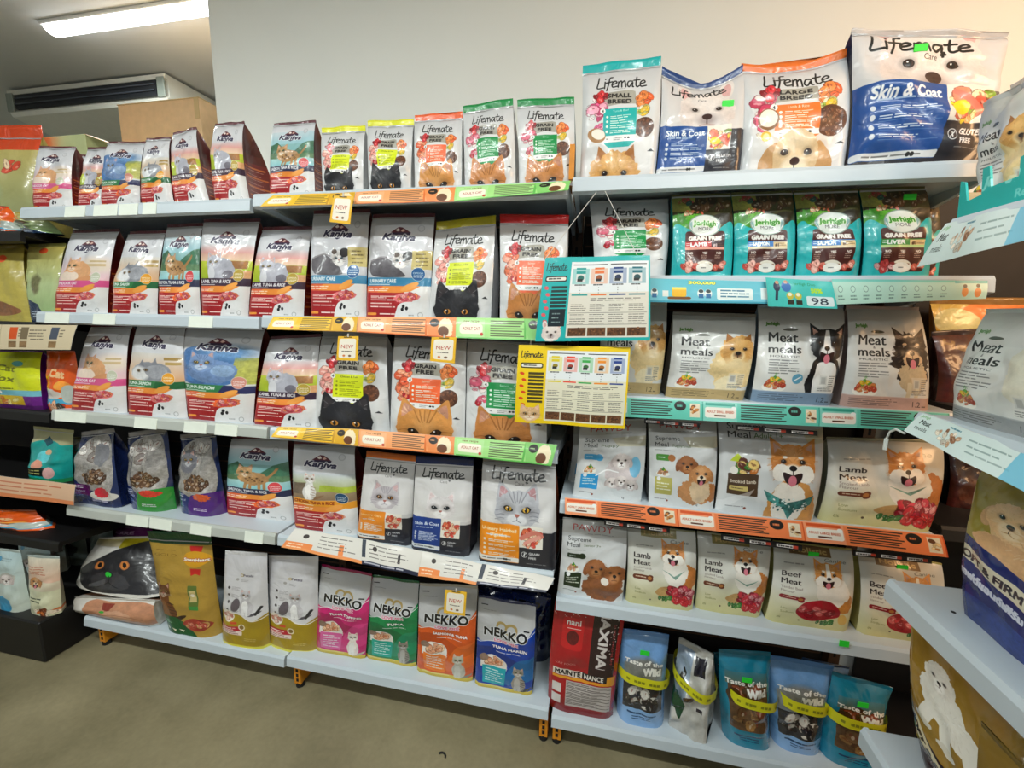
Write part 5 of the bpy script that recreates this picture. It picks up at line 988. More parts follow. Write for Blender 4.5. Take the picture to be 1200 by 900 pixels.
    n1=len(V); bot=[rows[0][0][i] for i in range(nf_+1)]+[rows[0][1][i] for i in range(nb+1)]; V+=bot; U+=[(.5,.004)]*len(bot); F.append(tuple(range(n1+len(bot)-1,n1-1,-1)))
    meshobj('body',V,F,mm,root,True,U)
    if kind=='gus':
        for k in(2,3):
            V,F,U=grid([r[k] for r in rows],lambda s,j:(s,vv(j))); meshobj('side_gusset',V,F,smat,root,True,U)
    # top seal
    tj=[ts+(1-ts)*j/3 for j in range(4)]; rs=[row(t) for t in tj]; V,F,U=grid([r[0] for r in rs],lambda s,j:(s,j/3)); n0=len(V)
    nb1=nb+1; V2,F2,U2=grid([r[1] for r in rs],lambda s,j:(s,j/3)); V+=V2; U+=U2; F+=[tuple(i+n0 for i in f) for f in F2]
    top=[n0-(nf_+1)+i for i in range(nf_+1)]+[len(V)-nb1+i for i in range(nb1)]; F.append(tuple(top))
    F.append((0,3*(nf_+1),len(V)-1,n0+nb)) ; F.append((nf_,n0,n0+3*nb1,3*(nf_+1)+nf_))
    so=meshobj('top_seal',V,F,fmat(seal or side,rough,coat),root,True)
    if seal:
        # zip line pressed across the front
        r=row(ts-.02)[0]; b=[(p[0],p[1]-.0012,p[2]) for p in r]; t_=[(p[0],p[1]-.0012,p[2]+.004) for p in r]; V=b+t_; n=len(b)
        meshobj('zip_line',V,[(i,i+1,n+i+1,n+i) for i in range(n-1)],fmat('a8a8aa',rough,coat),root,True)
    if sticker:
        s,t=sticker; r=row(t)[0]; p=r[int(s*nf_)]; b=MB().box(p[0]-.014,p[1]-.003,p[2]-.008,p[0]+.014,p[1]-.0008,p[2]+.008).build('price_sticker',M_GREEN,root); b['label']='small bright green sticker'
    return root
def K(des,BL,BR,TL,TR,z,label,**k):
    k.setdefault('ts',.965); return bag('cat_food_bag','kaniva_'+des,BL,BR,TL,TR,z,label,side_tex='side_red',seal='5a2028',**k)
L1,L2,L3,L4,L5=LZ; M1,M2,M3,M4,M5=MZ; R1,R2,R3,R4,R5,R6=RZ
g='silver-topped cat food bags on the top left shelf'
K('pink',(38,242),(82,243),(47,171),(89,172),L1,'leftmost small silver bag with ginger cat on the top left shelf',group=g,d=.1)
K('lamb',(86,241),(113,240),(84,180),(108,182),L1,'small silver bag half hidden at the back of the top left shelf',group=g,Y=1.395,d=.07)
K('lamb',(90,241),(120,240),(104,173),(134,172),L1,'small pink and grey bag just left of the blue one on the top left shelf',group=g,Y=1.3,d=.08)
K('blue',(117,240),(161,240),(127,166),(171,166),L1,'small bag with pale blue cat picture on the top left shelf',group=g,d=.1)
K('green',(165,238),(201,238),(172,162),(200,160),L1,'small bag with grey cat and green band on the top left shelf',group=g,d=.1)
K('lamb',(203,235),(243,234),(203,156),(230,149),L1,'small leaning bag with maroon seal in front of the carton edge',group=g,d=.11,lean=.02)
K('lamb',(251,234),(289,233),(252,145),(286,142),L1,'small bag with wide dark red side at the right end of the top left shelf',group=g,d=.15)
g='silver-topped cat food bags on the second left shelf'
K('pink',(61,365),(122,366),(86,270),(140,268),L2,'bag with ginger cat and pink band, leftmost on the second left shelf',group=g,d=.11)
K('green',(128,365),(181,367),(152,271),(195,270),L2,'bag with lying grey cat and green band on the second left shelf',group=g,d=.11)
K('salmon',(184,366),(232,367),(197,263),(238,261),L2,'bag with spotted tan cat in a river on the second left shelf',group=g,d=.11)
K('lamb',(234,366),(288,369),(239,257),(305,256),L2,'upright bag with pale grey cat and dark plum band on the second left shelf',group=g,d=.11)
K('lamb',(288,369),(353,371),(309,266),(367,265),L2,'glinting bag with pale grey cat beside the end of the plain rail',group=g,d=.12)
g='blue-band cat food bags on the second middle shelf'
K('urine',(362,370),(427,371),(368,242),(434,240),M2,'blue-band bag with calico cat hanging partly behind the upper round tag',group=g,d=.12)
K('urine',(427,371),(502,372),(437,251),(510,250),M2,'blue-band bag with calico cat next to the yellow-topped bag',group=g,d=.12)
g='large silver-topped cat food bags on the third left shelf'
K('pink',(80,478),(145,482),(108,380),(155,379),L3,'large bag with ginger cat and pink band at the left of the third shelf',group=g,d=.13)
K('green',(147,483),(216,486),(162,377),(218,379),L3,'large bag with grey cat and green band on the third left shelf',group=g,d=.13)
K('blue',(217,488),(293,493),(217,380),(311,382),L3,'large bag with deep blue cat picture on the third left shelf',group=g,d=.14)
K('lamb',(294,494),(371,500),(318,394),(376,391),L3,'large bag with pale grey cat on lime grass on the third left shelf',group=g,d=.14)
K('salmon',(263,605),(343,608),(272,511),(338,511),L4,'wide round-shouldered bag with spotted cat by a lake on the fourth left shelf',d=.14,group='large silver-topped cat food bags on the fourth shelf')
K('chick',(343,620),(419,625),(345,517),(416,519),M4,'large bag with sitting cat and orange-yellow band on the fourth middle shelf',d=.13,group='large silver-topped cat food bags on the fourth shelf')
K('salmon',(314,228),(367,226),(321,145),(370,141),M1,'small bag with bengal cat and teal sky, leftmost on the top middle shelf',d=.1)
def G(des,BL,BR,TL,TR,z,label,seal,**k):
    k.setdefault('ts',.92); return bag(k.pop('nm','cat_food_bag'),'grainfree_'+des,BL,BR,TL,TR,z,label,side=k.pop('side','c4c4c6'),seal=seal,**k)
g='small colour-topped cat food bags on the top middle shelf'
G('yellow',(377,225),(424,222),(377,150),(428,147),M1,'left one of two small yellow-topped bags with black cat on the top middle shelf','e4e41c',group=g)
G('yellow',(431,222),(480,219),(431,142),(485,140),M1,'right one of two small yellow-topped bags with black cat on the top middle shelf','e4e41c',group=g)
G('orange',(485,219),(540,216),(486,135),(542,131),M1,'small orange-topped bag with ginger cat on the top middle shelf','f0642c',group=g)
G('green',(544,215),(604,212),(543,125),(601,115),M1,'small green-topped bag tilted up to the right on the top middle shelf','128a44',group=g)
G('green',(608,212),(672,209),(606,117),(673,114),M1,'small green-topped bag at the right end of the top middle shelf','128a44',group=g)
G('yellow',(501,371),(574,372),(512,260),(581,252),M2,'yellow-topped bag with black cat on the second middle shelf','c8bc14',d=.1)
G('red',(585,372),(655,373),(586,251),(667,252),M2,'red-topped bag behind the turquoise hanging board','d8201c',d=.1)
g='large cat food bags on the third middle shelf'
G('yellow',(366,500),(455,505),(378,384),(453,384),M3,'large grey bag with black cat and yellow-green panel on the third shelf','8a8a8c',group=g,d=.13)
G('orange',(455,513),(543,517),(463,384),(547,386),M3,'large grey bag with ginger cat and orange panel on the third shelf','6a5a58',group=g,d=.13,Y=1.265)
G('green',(544,515),(640,521),(548,388),(638,392),M3,'large grey bag with ginger cat and green panel behind the yellow board','5a5a58',group=g,d=.14,Y=1.265)
bag('cat_food_bag','care_orange',(417,628),(481,643),(430,528),(487,534),M4,'narrow orange-topped bag with grey kitten on the fourth middle shelf',seal='e0701c',side='2a2a32',d=.09,ts=.93)
bag('cat_food_bag','care_navy',(481,641),(549,655),(488,534),(555,537),M4,'narrow navy-topped bag with white cat on the fourth middle shelf',seal='16265c',side='1c1c26',d=.1,ts=.92)
bag('cat_food_bag','care_tabby',(560,655),(650,672),(566,536),(651,542),M4,'large bag with grey tabby face and orange panel on the fourth middle shelf',seal='8a8480',side='6a3018',d=.13,ts=.96,nf=20,nv=28)
# bottom left and middle
g='glossy navy packs with silver windows'
for dd,BL,BR,TL,TR,t in (('a',(83,589),(140,594),(97,506),(133,501),'crimson plate, leftmost of the glossy navy and silver packs'),('b',(143,595),(193,602),(149,507),(196,500),'green foot, middle one of the glossy navy and silver packs'),('c',(203,600),(254,607),(212,509),(252,504),'purple foot, rightmost of the glossy navy and silver packs')):
    bag('cat_food_bag','window_'+dd,BL,BR,TL,TR,L4,'glossy crumpled pack with '+t,group=g,kind='doy' if dd!='a' else 'gus',side='16224a',seal='8a8684',d=.1,wr=1.9,rough=.16,coat=.8,ts=.94)
bag('cat_food_bag','goldcat',(188,742),(249,748),(172,622),(247,625),L5,'gold bag with green top and brown tabby cat on the bottom shelf',kind='doy',side='a8842c',seal='0e4a22',d=.1,ts=.93,nf=18,nv=26)
g='white and gold cat food bags on the bottom shelf'
bag('cat_food_bag','whitegold',(254,756),(309,761),(264,645),(313,648),L5,'left one of the two white and mustard bags with sitting grey cat',group=g,kind='doy',side='d0ced0',d=.07,ts=.96)
bag('cat_food_bag','whitegold',(310,760),(368,766),(315,650),(373,652),L5,'right one of the two white and mustard bags with sitting grey cat',group=g,kind='doy',side='d0ced0',d=.07,ts=.96)
g='silver-topped bags on the bottom middle shelf'
for dd,BL,BR,TL,TR in (('pink',(369,763),(427,771),(377,661),(436,672)),('green',(428,771),(487,781),(436,673),(491,681)),('orange',(488,789),(553,797),(492,683),(560,686)),('blue',(556,800),(623,817),(561,697),(628,708))):
    bag('cat_food_bag','silver_'+dd,BL,BR,TL,TR,M5,'silver-topped bag with %s lower half and sitting kitten on the bottom middle shelf'%{'pink':'magenta','green':'green','orange':'orange','blue':'blue'}[dd],group=g,kind='gus',side={'pink':'8c1448','green':'0a5430','orange':'a8a094','blue':'0c1c50'}[dd],d=.075,ts=.97,rough=.2,coat=.7,wr=1.2)
bag('cat_food_bag','far_darkblue',(552,790),(594,798),(560,684),(600,690),M5,'dark blue glossy bag standing behind the orange one on the bottom middle shelf',Y=1.42,kind='doy',side='101c3c',d=.08,rough=.15,coat=.9,wr=1.6)
bag('cat_food_bag','far_darkblue',(592,782),(642,792),(598,688),(646,696),M5,'dark blue glossy bag standing behind the blue one at the shelf end',Y=1.43,kind='doy',side='101c3c',d=.08,rough=.15,coat=.9,wr=1.6)
# lying and hidden packs bottom left
bag('cat_food_bag','gingerlying',(86,722),(182,726),(88,699),(180,703),L5,'flat white bag with ginger fur print lying under the black cat bag',Y=1.265,kind='gus',side='d8d4cc',d=.14,lean=-.065,ts=.9,wr=.5)
bag('cat_food_bag','blackcat',(72,693),(178,695),(116,630),(174,628),.245,'white bag with big black cat face lying on the bottom left shelf',Y=1.27,kind='doy',side='cfc9bc',d=.16,lean=.06,ts=.96,bulge=.5,nf=18)
bag('cat_food_bag','far_purple',(124,660),(176,655),(126,611),(178,612),L5+.2,'dark purple pack standing behind the black cat bag',Y=1.5,kind='doy',side='4a1444',d=.06)
bag('cat_food_bag','far_paledark',(104,700),(130,700),(107,612),(131,610),L5,'dark grey pack with fluffy cat at the left end of the bottom shelf',Y=1.45,kind='doy',side='5c6864',d=.08)
# right unit
bag('dog_food_bag','grainfree_teal',(679,207),(768,203),(683,77),(775,66),R1,'turquoise-topped bag with fluffy dog at the left of the top right shelf',seal='16b0b0',side='1c9c9c',d=.13,ts=.93,nf=20,nv=28)
bag('dog_food_bag','care_dog',(769,203),(868,200),(776,78),(871,75),R1,'navy-topped bag with white bulldog face and wavy sagging top',seal='2c4880',side='6a3a24',d=.12,ts=.93,sag=.045,nf=20,nv=28,sticker=(.82,.66))
bag('dog_food_bag','grainfree_lab',(868,199),(992,194),(869,74),(992,57),R1,'white bag with orange top and labrador face on the top right shelf',seal='e8742c',side='1c2450',d=.13,ts=.93,sag=.02,nf=22,nv=30)
bag('dog_food_bag','care_big',(998,193),(1153,188),(988,46),(1166,50),R1,'biggest bag, bulldog face over a wide blue panel, on the top right shelf',seal='cfcac8',side='1c2450',d=.2,ts=.97,curl=-.04,wr=2.2,bulge=.5,nf=26,nv=34,Y=1.26,sticker=(.44,.84))
bag('dog_food_bag','grainfree_dog',(697,322),(780,322),(691,230),(783,231),R2,'white bag with green panel half hidden by the turquoise board',side='b4b4b4',d=.13,ts=.97,Y=1.31)
g='turquoise and brown dog food bags on the second right shelf'
for dd,BL,BR,TL,TR,t,s in (('lamb',(787,323),(858,323),(788,215),(857,215),'red lamb band, leftmost of the row',None),('salmon',(860,323),(931,323),(858,214),(929,214),'blue band, touching the red-banded one',None),('salmon',(934,323),(1008,323),(931,212),(1006,211),'blue band, touching the green-banded one',None),('liver',(1012,323),(1092,323),(1008,210),(1086,208),'green liver band, rightmost of the row',(.78,.87))):
    bag('dog_food_bag','more_'+dd,BL,BR,TL,TR,R2,'turquoise dog food bag with '+t,group=g,side='1a8c90',d=.1,ts=.97,rough=.36,coat=.3,sticker=s,seal='5c5a2c')
for X0,X1 in ((836,862),(1090,1102)):
    bag('dog_food_bag','more_salmon',(X0-40,322),(X1,322),(X0-40,217),(X1,217),R2,'turquoise bag in the second rank behind the %s one'%('red-banded' if X0<900 else 'green-banded'),side='1a8c90',d=.08,ts=.97,Y=1.45,seal='5c5a2c')
g='grey and white dog food bags on the third right shelf'
bag('dog_food_bag','meals_pom',(700,461),(773,464),(704,350),(782,354),R3,'bag with golden fluffy dog mostly hidden by the yellow board',group=g,side='b8b2a4',d=.1,ts=.96,Y=1.31)
bag('dog_food_bag','meals_pom',(780,463),(872,468),(789,365),(886,368),R3,'bag with golden fluffy dog, fully seen, on the third right shelf',group=g,side='8a8478',d=.11,ts=.96)
bag('dog_food_bag','meals_boston',(881,468),(976,472),(888,357),(989,358),R3,'bag with black and white terrier and blue foot on the third right shelf',group=g,side='8ca0b0',d=.13,ts=.97)
bag('dog_food_bag','meals_chi',(986,476),(1091,481),(992,358),(1076,360),R3,'bag with long-haired dark chihuahua and rosy foot on the third right shelf',group=g,side='b49c94',d=.12,ts=.97)
g='grey dog food bags on the fourth right shelf'
bag('dog_food_bag','supreme_blue',(665,578),(745,588),(673,496),(752,492),R4,'white dog food bag hidden behind the one with white puppies',group=g,Y=1.41,side='b4bcc4',d=.07,ts=.97)
bag('dog_food_bag','supreme_blue',(671,580),(751,590),(680,494),(757,490),R4,'bag with white puppies and sky-blue panel on the fourth right shelf',group=g,side='b4bcc4',d=.09,ts=.98,wr=1.5)
bag('dog_food_bag','supreme_pup',(760,590),(836,598),(759,487),(839,489),R4,'bag with two brown puppies and olive panel on the fourth right shelf',group=g,side='b0b0ac',d=.09,ts=.98)
bag('dog_food_bag','supreme_big',(839,598),(955,611),(840,489),(963,492),R4,'large bag with laughing shiba dog in a teal scarf',group=g,side='a8a8a0',d=.13,ts=.98,nf=20,nv=28)
bag('dog_food_bag','holistic_big',(960,610),(1093,623),(969,512),(1104,516),R4,'large cream lamb bag with laughing shiba at the right end of the fourth shelf',group=g,side='9c9c84',d=.13,ts=.97,nf=20,nv=28,wr=1.4)
g='cream dog food bags on the fifth right shelf'
bag('dog_food_bag','supreme_brown',(653,695),(729,705),(660,606),(735,613),R5,'grey bag with curly brown puppies at the left of the fifth shelf',group=g,side='9c9c9a',d=.08,ts=.98,wr=1.3)
bag('dog_food_bag','holistic_lamb',(733,706),(812,715),(735,614),(815,622),R5,'lamb bag with laughing shiba next to the curly puppies bag',group=g,side='a8a888',d=.09,ts=.98)
bag('dog_food_bag','holistic_lamb',(815,713),(891,724),(817,622),(903,632),R5,'lamb bag with laughing shiba next to the left beef bag',group=g,side='a8a888',d=.09,ts=.98)
bag('dog_food_bag','holistic_beef',(898,727),(995,741),(906,633),(998,643),R5,'beef bag with corgi and whole red steak in view',group=g,side='b8b068',d=.12,ts=.98,sticker=(.55,.9))
bag('dog_food_bag','holistic_beef',(1006,741),(1100,756),(1004,645),(1103,660),R5,'beef bag cut off by the white return shelf',group=g,side='b8b068',d=.12,ts=.98,sticker=(.5,.9))
bag('cat_food_bag','maxima',(641,826),(718,847),(651,700),(734,712),R6,'dark red flat bag with tall white lettering on the bottom right shelf',side='5c1014',kind='doy',d=.05,ts=.97,rough=.2,coat=.6,nf=18,nv=26,Y=1.27)
g='banded dog food bags on the bottom right shelf'
def band(root,des,w,z0,z1,h,front,dz=0,half=True):
    """yellow paper tape wound round the pack"""
    pts=[]; n=14
    for k in range(n+1):
        s=k/n; y=-front*max(.02,1-abs(2*s-1)**3.2)**.6-.004; pts.append((-w/2+w*s,y,z0+(z1-z0)*s))
    for k in range(6,-1,-1): s=k/6; pts.append((-w/2+w*s,front*max(.02,1-abs(2*s-1)**3.2)**.6+.004,z0+(z1-z0)*s))
    N=len(pts); V=pts+[(p[0],p[1],p[2]+h) for p in pts]; meshobj('yellow_band',V,[(i,(i+1)%N,N+(i+1)%N,N+i) for i in range(N)],M_BAND,root,True)['label']='bright yellow paper band'
    t=MB()
    for k in range(2,13):
        a,b=pts[k],pts[k+1]
        if k%4==3: continue
        q=[(a[0]*.8+b[0]*.2,a[1]-.0012,a[2]+h*.35),(b[0],b[1]-.0012,b[2]+h*.35),(b[0],b[1]-.0012,b[2]+h*.6),(a[0]*.8+b[0]*.2,a[1]-.0012,a[2]+h*.6)]; n_=len(t.v); t.v+=q; t.f.append((n_,n_+1,n_+2,n_+3))
    meshobj('band_print',t.v,t.f,mat('band_ink','8a8a18',.6),root)
M_BAND=mat('yellow_band','dcd81c',.4,coat=.2)
for dd,BL,BR,TL,TR,t,s,q in (('lb',(723,847),(780,856),(730,736),(784,743),'pale blue banded bag beside the dark red one',(.5,.8),.03),('tl',(850,872),(908,882),(842,760),(903,764),'teal banded bag right of the crumpled white bag',(.5,.74),.05),
    ('lb',(909,875),(967,892),(902,767),(978,780),'pale blue banded bag between two teal ones',None,.035),('tl',(968,894),(1036,908),(976,787),(1046,805),'teal banded bag at the right end of the bottom shelf',(.5,.76),.03)):
    r=bag('dog_food_bag','wild_'+dd,BL,BR,TL,TR,R6,t,group=g,side={'lb':'5c8cc8','tl':'1a7490'}[dd],kind='doy',d=.085,ts=.95,rough=.18,coat=.8,wr=1.3,sticker=s,nf=18,nv=26)
    w=(PY(BR[0],BR[1],1.28).x-PY(BL[0],BL[1],1.28).x)*1.06; h=(PY(TL[0],TL[1],1.32).z-R6); band(r,dd,w,h*.51,h*.47,.034,.046)
r=bag('dog_food_bag','wild_white',(790,862),(836,868),(796,752),(836,762),R6,'crumpled white bag folded sideways with yellow band',group=g,side='b4b2ac',d=.11,ts=.93,wr=3.5,rough=.2,coat=.6,nf=18,nv=26,rz=math.radians(-24))
band(r,'w',.135,.20,.14,.032,.075)
bag('dog_food_bag','wild_tl',(838,858),(868,862),(836,764),(872,768),R6,'teal bag standing in the second rank behind the banded teal bag',side='1a7490',kind='doy',d=.07,ts=.95,Y=1.47,rough=.18,coat=.8)
bag('dog_food_bag','wild_lb',(930,868),(986,880),(940,770),(996,782),R6,'blue bag standing in the second rank behind the pale blue banded bag',side='2c4468',kind='doy',d=.08,ts=.95,Y=1.45,rough=.18,coat=.8)
# far left bay
F1,F2,F3,F4,F5=FZ
bag('pet_food_bag','far_gold1',(-28,268),(44,266),(-24,147),(48,147),F1,'big pale gold bag with orange top at the upper left edge',seal='e04818',side='a89850',d=.12,ts=.9,Y=1.38,nf=18,nv=26)
bag('pet_food_bag','far_orange',(-25,272),(20,271),(-15,240),(10,242),F1,'orange-red pack lying at the front of the black shelf, upper left',kind='doy',side='d8380c',d=.08,wr=2,Y=1.27,coat=.8,rough=.2)
bag('pet_food_bag','far_gold3',(16,272),(60,271),(14,248),(50,250),F1,'small gold pack lying at the front of the black shelf, upper left',kind='doy',side='a89848',d=.07,wr=2,Y=1.28,coat=.8,rough=.2)
bag('pet_food_bag','far_gold2',(-22,376),(35,375),(-8,284),(28,283),F2,'gold bag with brown food print at the left picture edge, second shelf',side='8a7828',d=.11,ts=.95)
bag('pet_food_bag','far_gold3',(36,374),(66,372),(33,281),(76,279),F2,'gold-green bag with navy corner beside the ginger cat bag',side='6a6830',d=.1,ts=.96)
bag('pet_food_bag','far_yellow',(-12,476),(47,477),(-8,410),(50,411),F3,'bright yellow bag with purple foot at the left picture edge',side='5c1474',d=.1,ts=.97)
bag('pet_food_bag','far_orange',(50,478),(84,480),(54,411),(88,411),F3,'bright orange bag beside the yellow one at the left edge',kind='doy',side='c8480c',d=.09,ts=.97)
bag('pet_food_bag','teal',(25,564),(70,566),(40,499),(86,504),F4,'round-topped teal pack with kraft-coloured header at the left edge',kind='doy',side='128c84',d=.09,ts=.95,seal='a8a474')
bag('pet_food_bag','teal',(70,566),(96,568),(82,512),(108,512),F4,'teal pack partly hidden behind the first teal pack',kind='doy',side='128c84',d=.07,ts=.95,seal='a8a474',Y=1.4)
bag('pet_food_bag','far_orange',(-40,634),(44,626),(-44,596),(40,598),.50,'orange-brown glossy bag lying on its side under the left strip',kind='doy',side='9c4410',d=.12,wr=2,Y=1.24,lean=0,rough=.15,coat=.9)
for i,(dd,BL,BR,TL,TR,Y,t) in enumerate((('pale',(-8,715),(24,717),(-4,642),(24,645),1.16,'pale blue pack with puppy, front left of the black plinth'),('cream',(30,722),(60,722),(32,650),(70,652),1.17,'cream pack with puppy and orange fruit at the front of the black plinth'),
    ('pale',(20,700),(55,702),(20,632),(58,634),1.3,'pale blue pack in the second rank above the cream pack'),('pale',(42,690),(72,690),(43,622),(74,625),1.4,'pale blue pack in the third rank on the black plinth'),('paledark',(66,685),(98,688),(64,612),(100,615),1.47,'grey-green pack with dark cat at the back of the black plinth'))):
    bag('pet_food_bag','far_'+dd,BL,BR,TL,TR,FZ[4],t,group='pale packs on the black plinth',kind='doy',side='a8b4b0',d=.07,ts=.96,Y=Y)
# return unit on the right
TRB=zA+.008
bag('dog_food_bag','meals_small',(1154,222),None,(1152,122),None,TRB,'white bag with golden fluffy dog standing in the turquoise tray, left one',frame='X',X=.70,w=.125,d=.08,side='b8b8b4',ts=.95,wr=1.8,group='bags in the turquoise tray')
bag('dog_food_bag','meals_small',(1188,203),None,(1184,100),None,TRB,'white bag at the back of the turquoise tray behind the fluffy dog bag',frame='X',X=.795,w=.125,d=.08,side='b8b8b4',ts=.95,wr=1.8,group='bags in the turquoise tray')
bag('dog_food_bag','meals_grey',(1113,490),None,(1158,362),None,zB,'large white bag with grey foot on the return unit at the right edge',frame='X',X=.675,w=.19,d=.12,side='c4c4c0',ts=.96,wr=1.2,nf=22,nv=30)
bag('dog_food_bag','firm',(1121,737),None,(1152,545),None,zC,'large blue bag with golden dog on the white return shelf',frame='X',X=.70,w=.30,d=.14,side='1a2456',ts=.97,nf=24,nv=34,rough=.25,coat=.5)
bag('dog_food_bag','poodle',(1082,905),None,(1070,715),None,zD,'large gold bag with white poodle on the lowest return shelf',frame='X',X=.70,w=.30,d=.15,side='8a6c20',ts=.97,nf=24,nv=34,rough=.22,coat=.6)
bag('dog_food_bag','far_blackpuppy',(1165,905),None,(1150,845),None,zD,'gold bag with black puppy at the lower right corner',frame='X',X=.65,w=.2,d=.03,side='6a5418',ts=.97)
# corner unit
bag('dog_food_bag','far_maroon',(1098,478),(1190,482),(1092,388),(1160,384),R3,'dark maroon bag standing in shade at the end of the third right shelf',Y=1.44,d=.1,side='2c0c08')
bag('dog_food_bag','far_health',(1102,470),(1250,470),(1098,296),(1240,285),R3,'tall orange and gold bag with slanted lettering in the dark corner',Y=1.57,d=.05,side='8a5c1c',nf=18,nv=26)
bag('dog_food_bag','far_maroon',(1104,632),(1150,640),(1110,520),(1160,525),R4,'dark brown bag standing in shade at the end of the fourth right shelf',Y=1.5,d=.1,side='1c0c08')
# ------------------------------------------------------------------ printed cards, tags, boards
def cmat(name,rough=.45): return dmat(name,rough=rough,bump=.05,scale=6,coat=.15)
M_CARDB=mat('card_back','cfcdc6',.7)
def card(name,des,TL,TR,BR,BL,Yt,Yb,label,cat,group=None,wave=.002,nx=12,nz=4,frame='Y',edge=None,th=.0015):
    P=PY if frame=='Y' else PX
    tl,tr,br,bl=P(*TL,Yt),P(*TR,Yt),P(*BR,Yb),P(*BL,Yb); c=(tl+tr+br+bl)/4; c=Vector((c.x,c.y,c.z))
    out=Vector((0,-1,0)) if frame=='Y' else Vector((-1,0,0))
    root=empty(name,tuple(c),label,cat,group)
    V=[];U=[];F=[]; sd=c.x*31+c.z*17
    for j in range(nz+1):
        for i in range(nx+1):
            s,t=i/nx,j/nz; p=bl.lerp(br,s).lerp(tl.lerp(tr,s),t)-c; p+=out*(wave*math.sin(s*11+sd)+wave*1.2*math.sin(math.pi*t)); V.append(p); U.append((s,t))
    for j in range(nz):
        for i in range(nx): a=j*(nx+1)+i; F.append((a,a+1,a+nx+2,a+nx+1))
    meshobj('printed_face',V,F,cmat(des),root,True,U)
    n=len(V); V2=[v-out*th for v in V]; V3=[v-out*.0003 for v in V]; F2=[tuple(reversed(f)) for f in F]
    ring=[i for i in range(nx+1)]+[j*(nx+1)+nx for j in range(1,nz+1)]+[nz*(nx+1)+i for i in range(nx-1,-1,-1)]+[j*(nx+1) for j in range(nz-1,0,-1)]
    k=len(ring); FF=F2+[(n+ring[i],n+ring[(i+1)%k],ring[(i+1)%k],ring[i]) for i in range(k)]
    meshobj('card_back',V2+V3,FF,edge or M_CARDB,root,True); return root
gs='colour strips along the middle shelf edges'
S=1.234
for r,(nm,z_) in enumerate((('top','M1'),('second','M2'),('third','M3'))):
    q=[[('y',(320,229),(417,225),(415,239),(305,242)),('o',(417,225),(534,219),(532,236),(415,239)),('g',(534,219),(669,212),(666,223),(532,236))],
       [('y',(321,371),(420,371),(418,389),(313,386)),('o',(420,371),(535,372),(534,396),(418,389)),('g',(535,372),(650,374),(650,400),(534,396))],
       [('y',(327,500),(421,503),(420,523),(318,512)),('o',(421,503),(533,512),(532,533),(420,523)),('g',(533,512),(653,521),(646,546),(532,533))]][r]
    for c_,a,b,cc,d_ in q:
        card('shelf_strip','strip_'+c_,a,b,cc,d_,S,S-.022,'%s printed strip on the edge of the %s middle shelf'%({'y':'yellow','o':'orange','g':'green'}[c_],nm),'shelf strip',gs)
for i,(c_,a,b,cc,d_,t) in enumerate((('o',(346,619),(425,632),(424,661),(330,641),'leftmost'),('n',(425,632),(495,646),(490,675),(424,661),'second from the left'),('o',(495,646),(565,661),(558,685),(490,675),'third from the left'),('n',(565,661),(650,677),(640,694),(558,685),'rightmost'))):
    card('paper_strip','paper_'+c_,a,b,cc,d_,1.238,1.20,'%s paper strip with %s edge under the fourth middle shelf bags, %s'%('cream',{'o':'orange','n':'navy'}[c_],t),'shelf strip','paper strips on the fourth middle shelf')
card('shelf_strip','strip_gift',(760,326),(902,330),(904,356),(760,354),S,S-.012,'pale blue promotional strip with yellow jar on the second right shelf','shelf strip')
card('shelf_strip','strip_icons',(975,327),(1157,329),(1155,350),(978,357),S,S-.012,'mint strip with a row of round icons on the second right shelf','shelf strip')
card('promo_card','card98',(897,325),(974,330),(981,362),(900,359),S-.014,S-.022,'turquoise card with the number 98 hanging from the second right shelf','card')
card('shelf_strip','strip_teal',(700,464),(1112,484),(1112,507),(700,487),S,S-.012,'long turquoise strip on the third right shelf edge','shelf strip',nx=30)
card('shelf_strip','strip_orange',(662,583),(1104,627),(1111,653),(662,602),S,S-.012,'long orange strip on the fourth right shelf edge','shelf strip',nx=30)
for a,b,cc,d_,t in (((755,491),(820,496),(820,501),(755,496),'under the left part of the turquoise strip'),((862,498),(958,505),(958,511),(862,504),'under the right part of the turquoise strip'),((708,609),(785,619),(785,625),(708,615),'under the left part of the orange strip'),((845,626),(940,639),(940,646),(845,633),'under the middle of the orange strip'),((1000,645),(1092,654),(1092,661),(1000,651),'under the right part of the orange strip')):
    card('barcode_strip','strip_undertag',a,b,cc,d_,S+.006,S+.004,'thin black strip with white codes '+t,'shelf strip','thin black code strips',wave=.0005,edge=M_BLACK)
card('shelf_strip','minicard',(-40,380),(90,381),(82,410),(-40,409),S-.002,S-.01,'cream card strip with small pack pictures at the left edge','shelf strip')
card('shelf_strip','fartag',(-40,553),(89,568),(87,592),(-40,576),S-.002,S-.012,'peach and mint strip under the teal packs at the left edge','shelf strip')
# hanging boards with strings
def board_(des,TL,TR,BR,BL,Y,label,edge,strings):
    r=card('hanging_board',des,TL,TR,BR,BL,Y,Y-.01,label,'board','printed boards hung on strings',wave=.004,nx=20,nz=14,edge=edge,th=.003)
    for a,b,ya,yb in strings:
        p=PY(*a,ya)-Vector(r.location); q=PY(*b,yb)-Vector(r.location); MB().tube(tuple(p),tuple(q),.0009,5).build('string',M_STRING,r)
    return r
board_('board_teal',(639,302),(762,299),(762,399),(627,400),1.195,'turquoise board with four pack pictures hanging on strings',mat('teal_edge','1ca0a0',.5),[((699,225),(639,303),1.24,1.196),((709,224),(747,300),1.24,1.196)])
board_('board_yellow',(608,404),(739,407),(732,503),(603,494),1.20,'yellow board with five pack pictures hanging below the turquoise one',mat('yellow_edge','e0c018',.5),[((622,399),(622,405),1.19,1.2),((728,399),(724,407),1.19,1.2)])
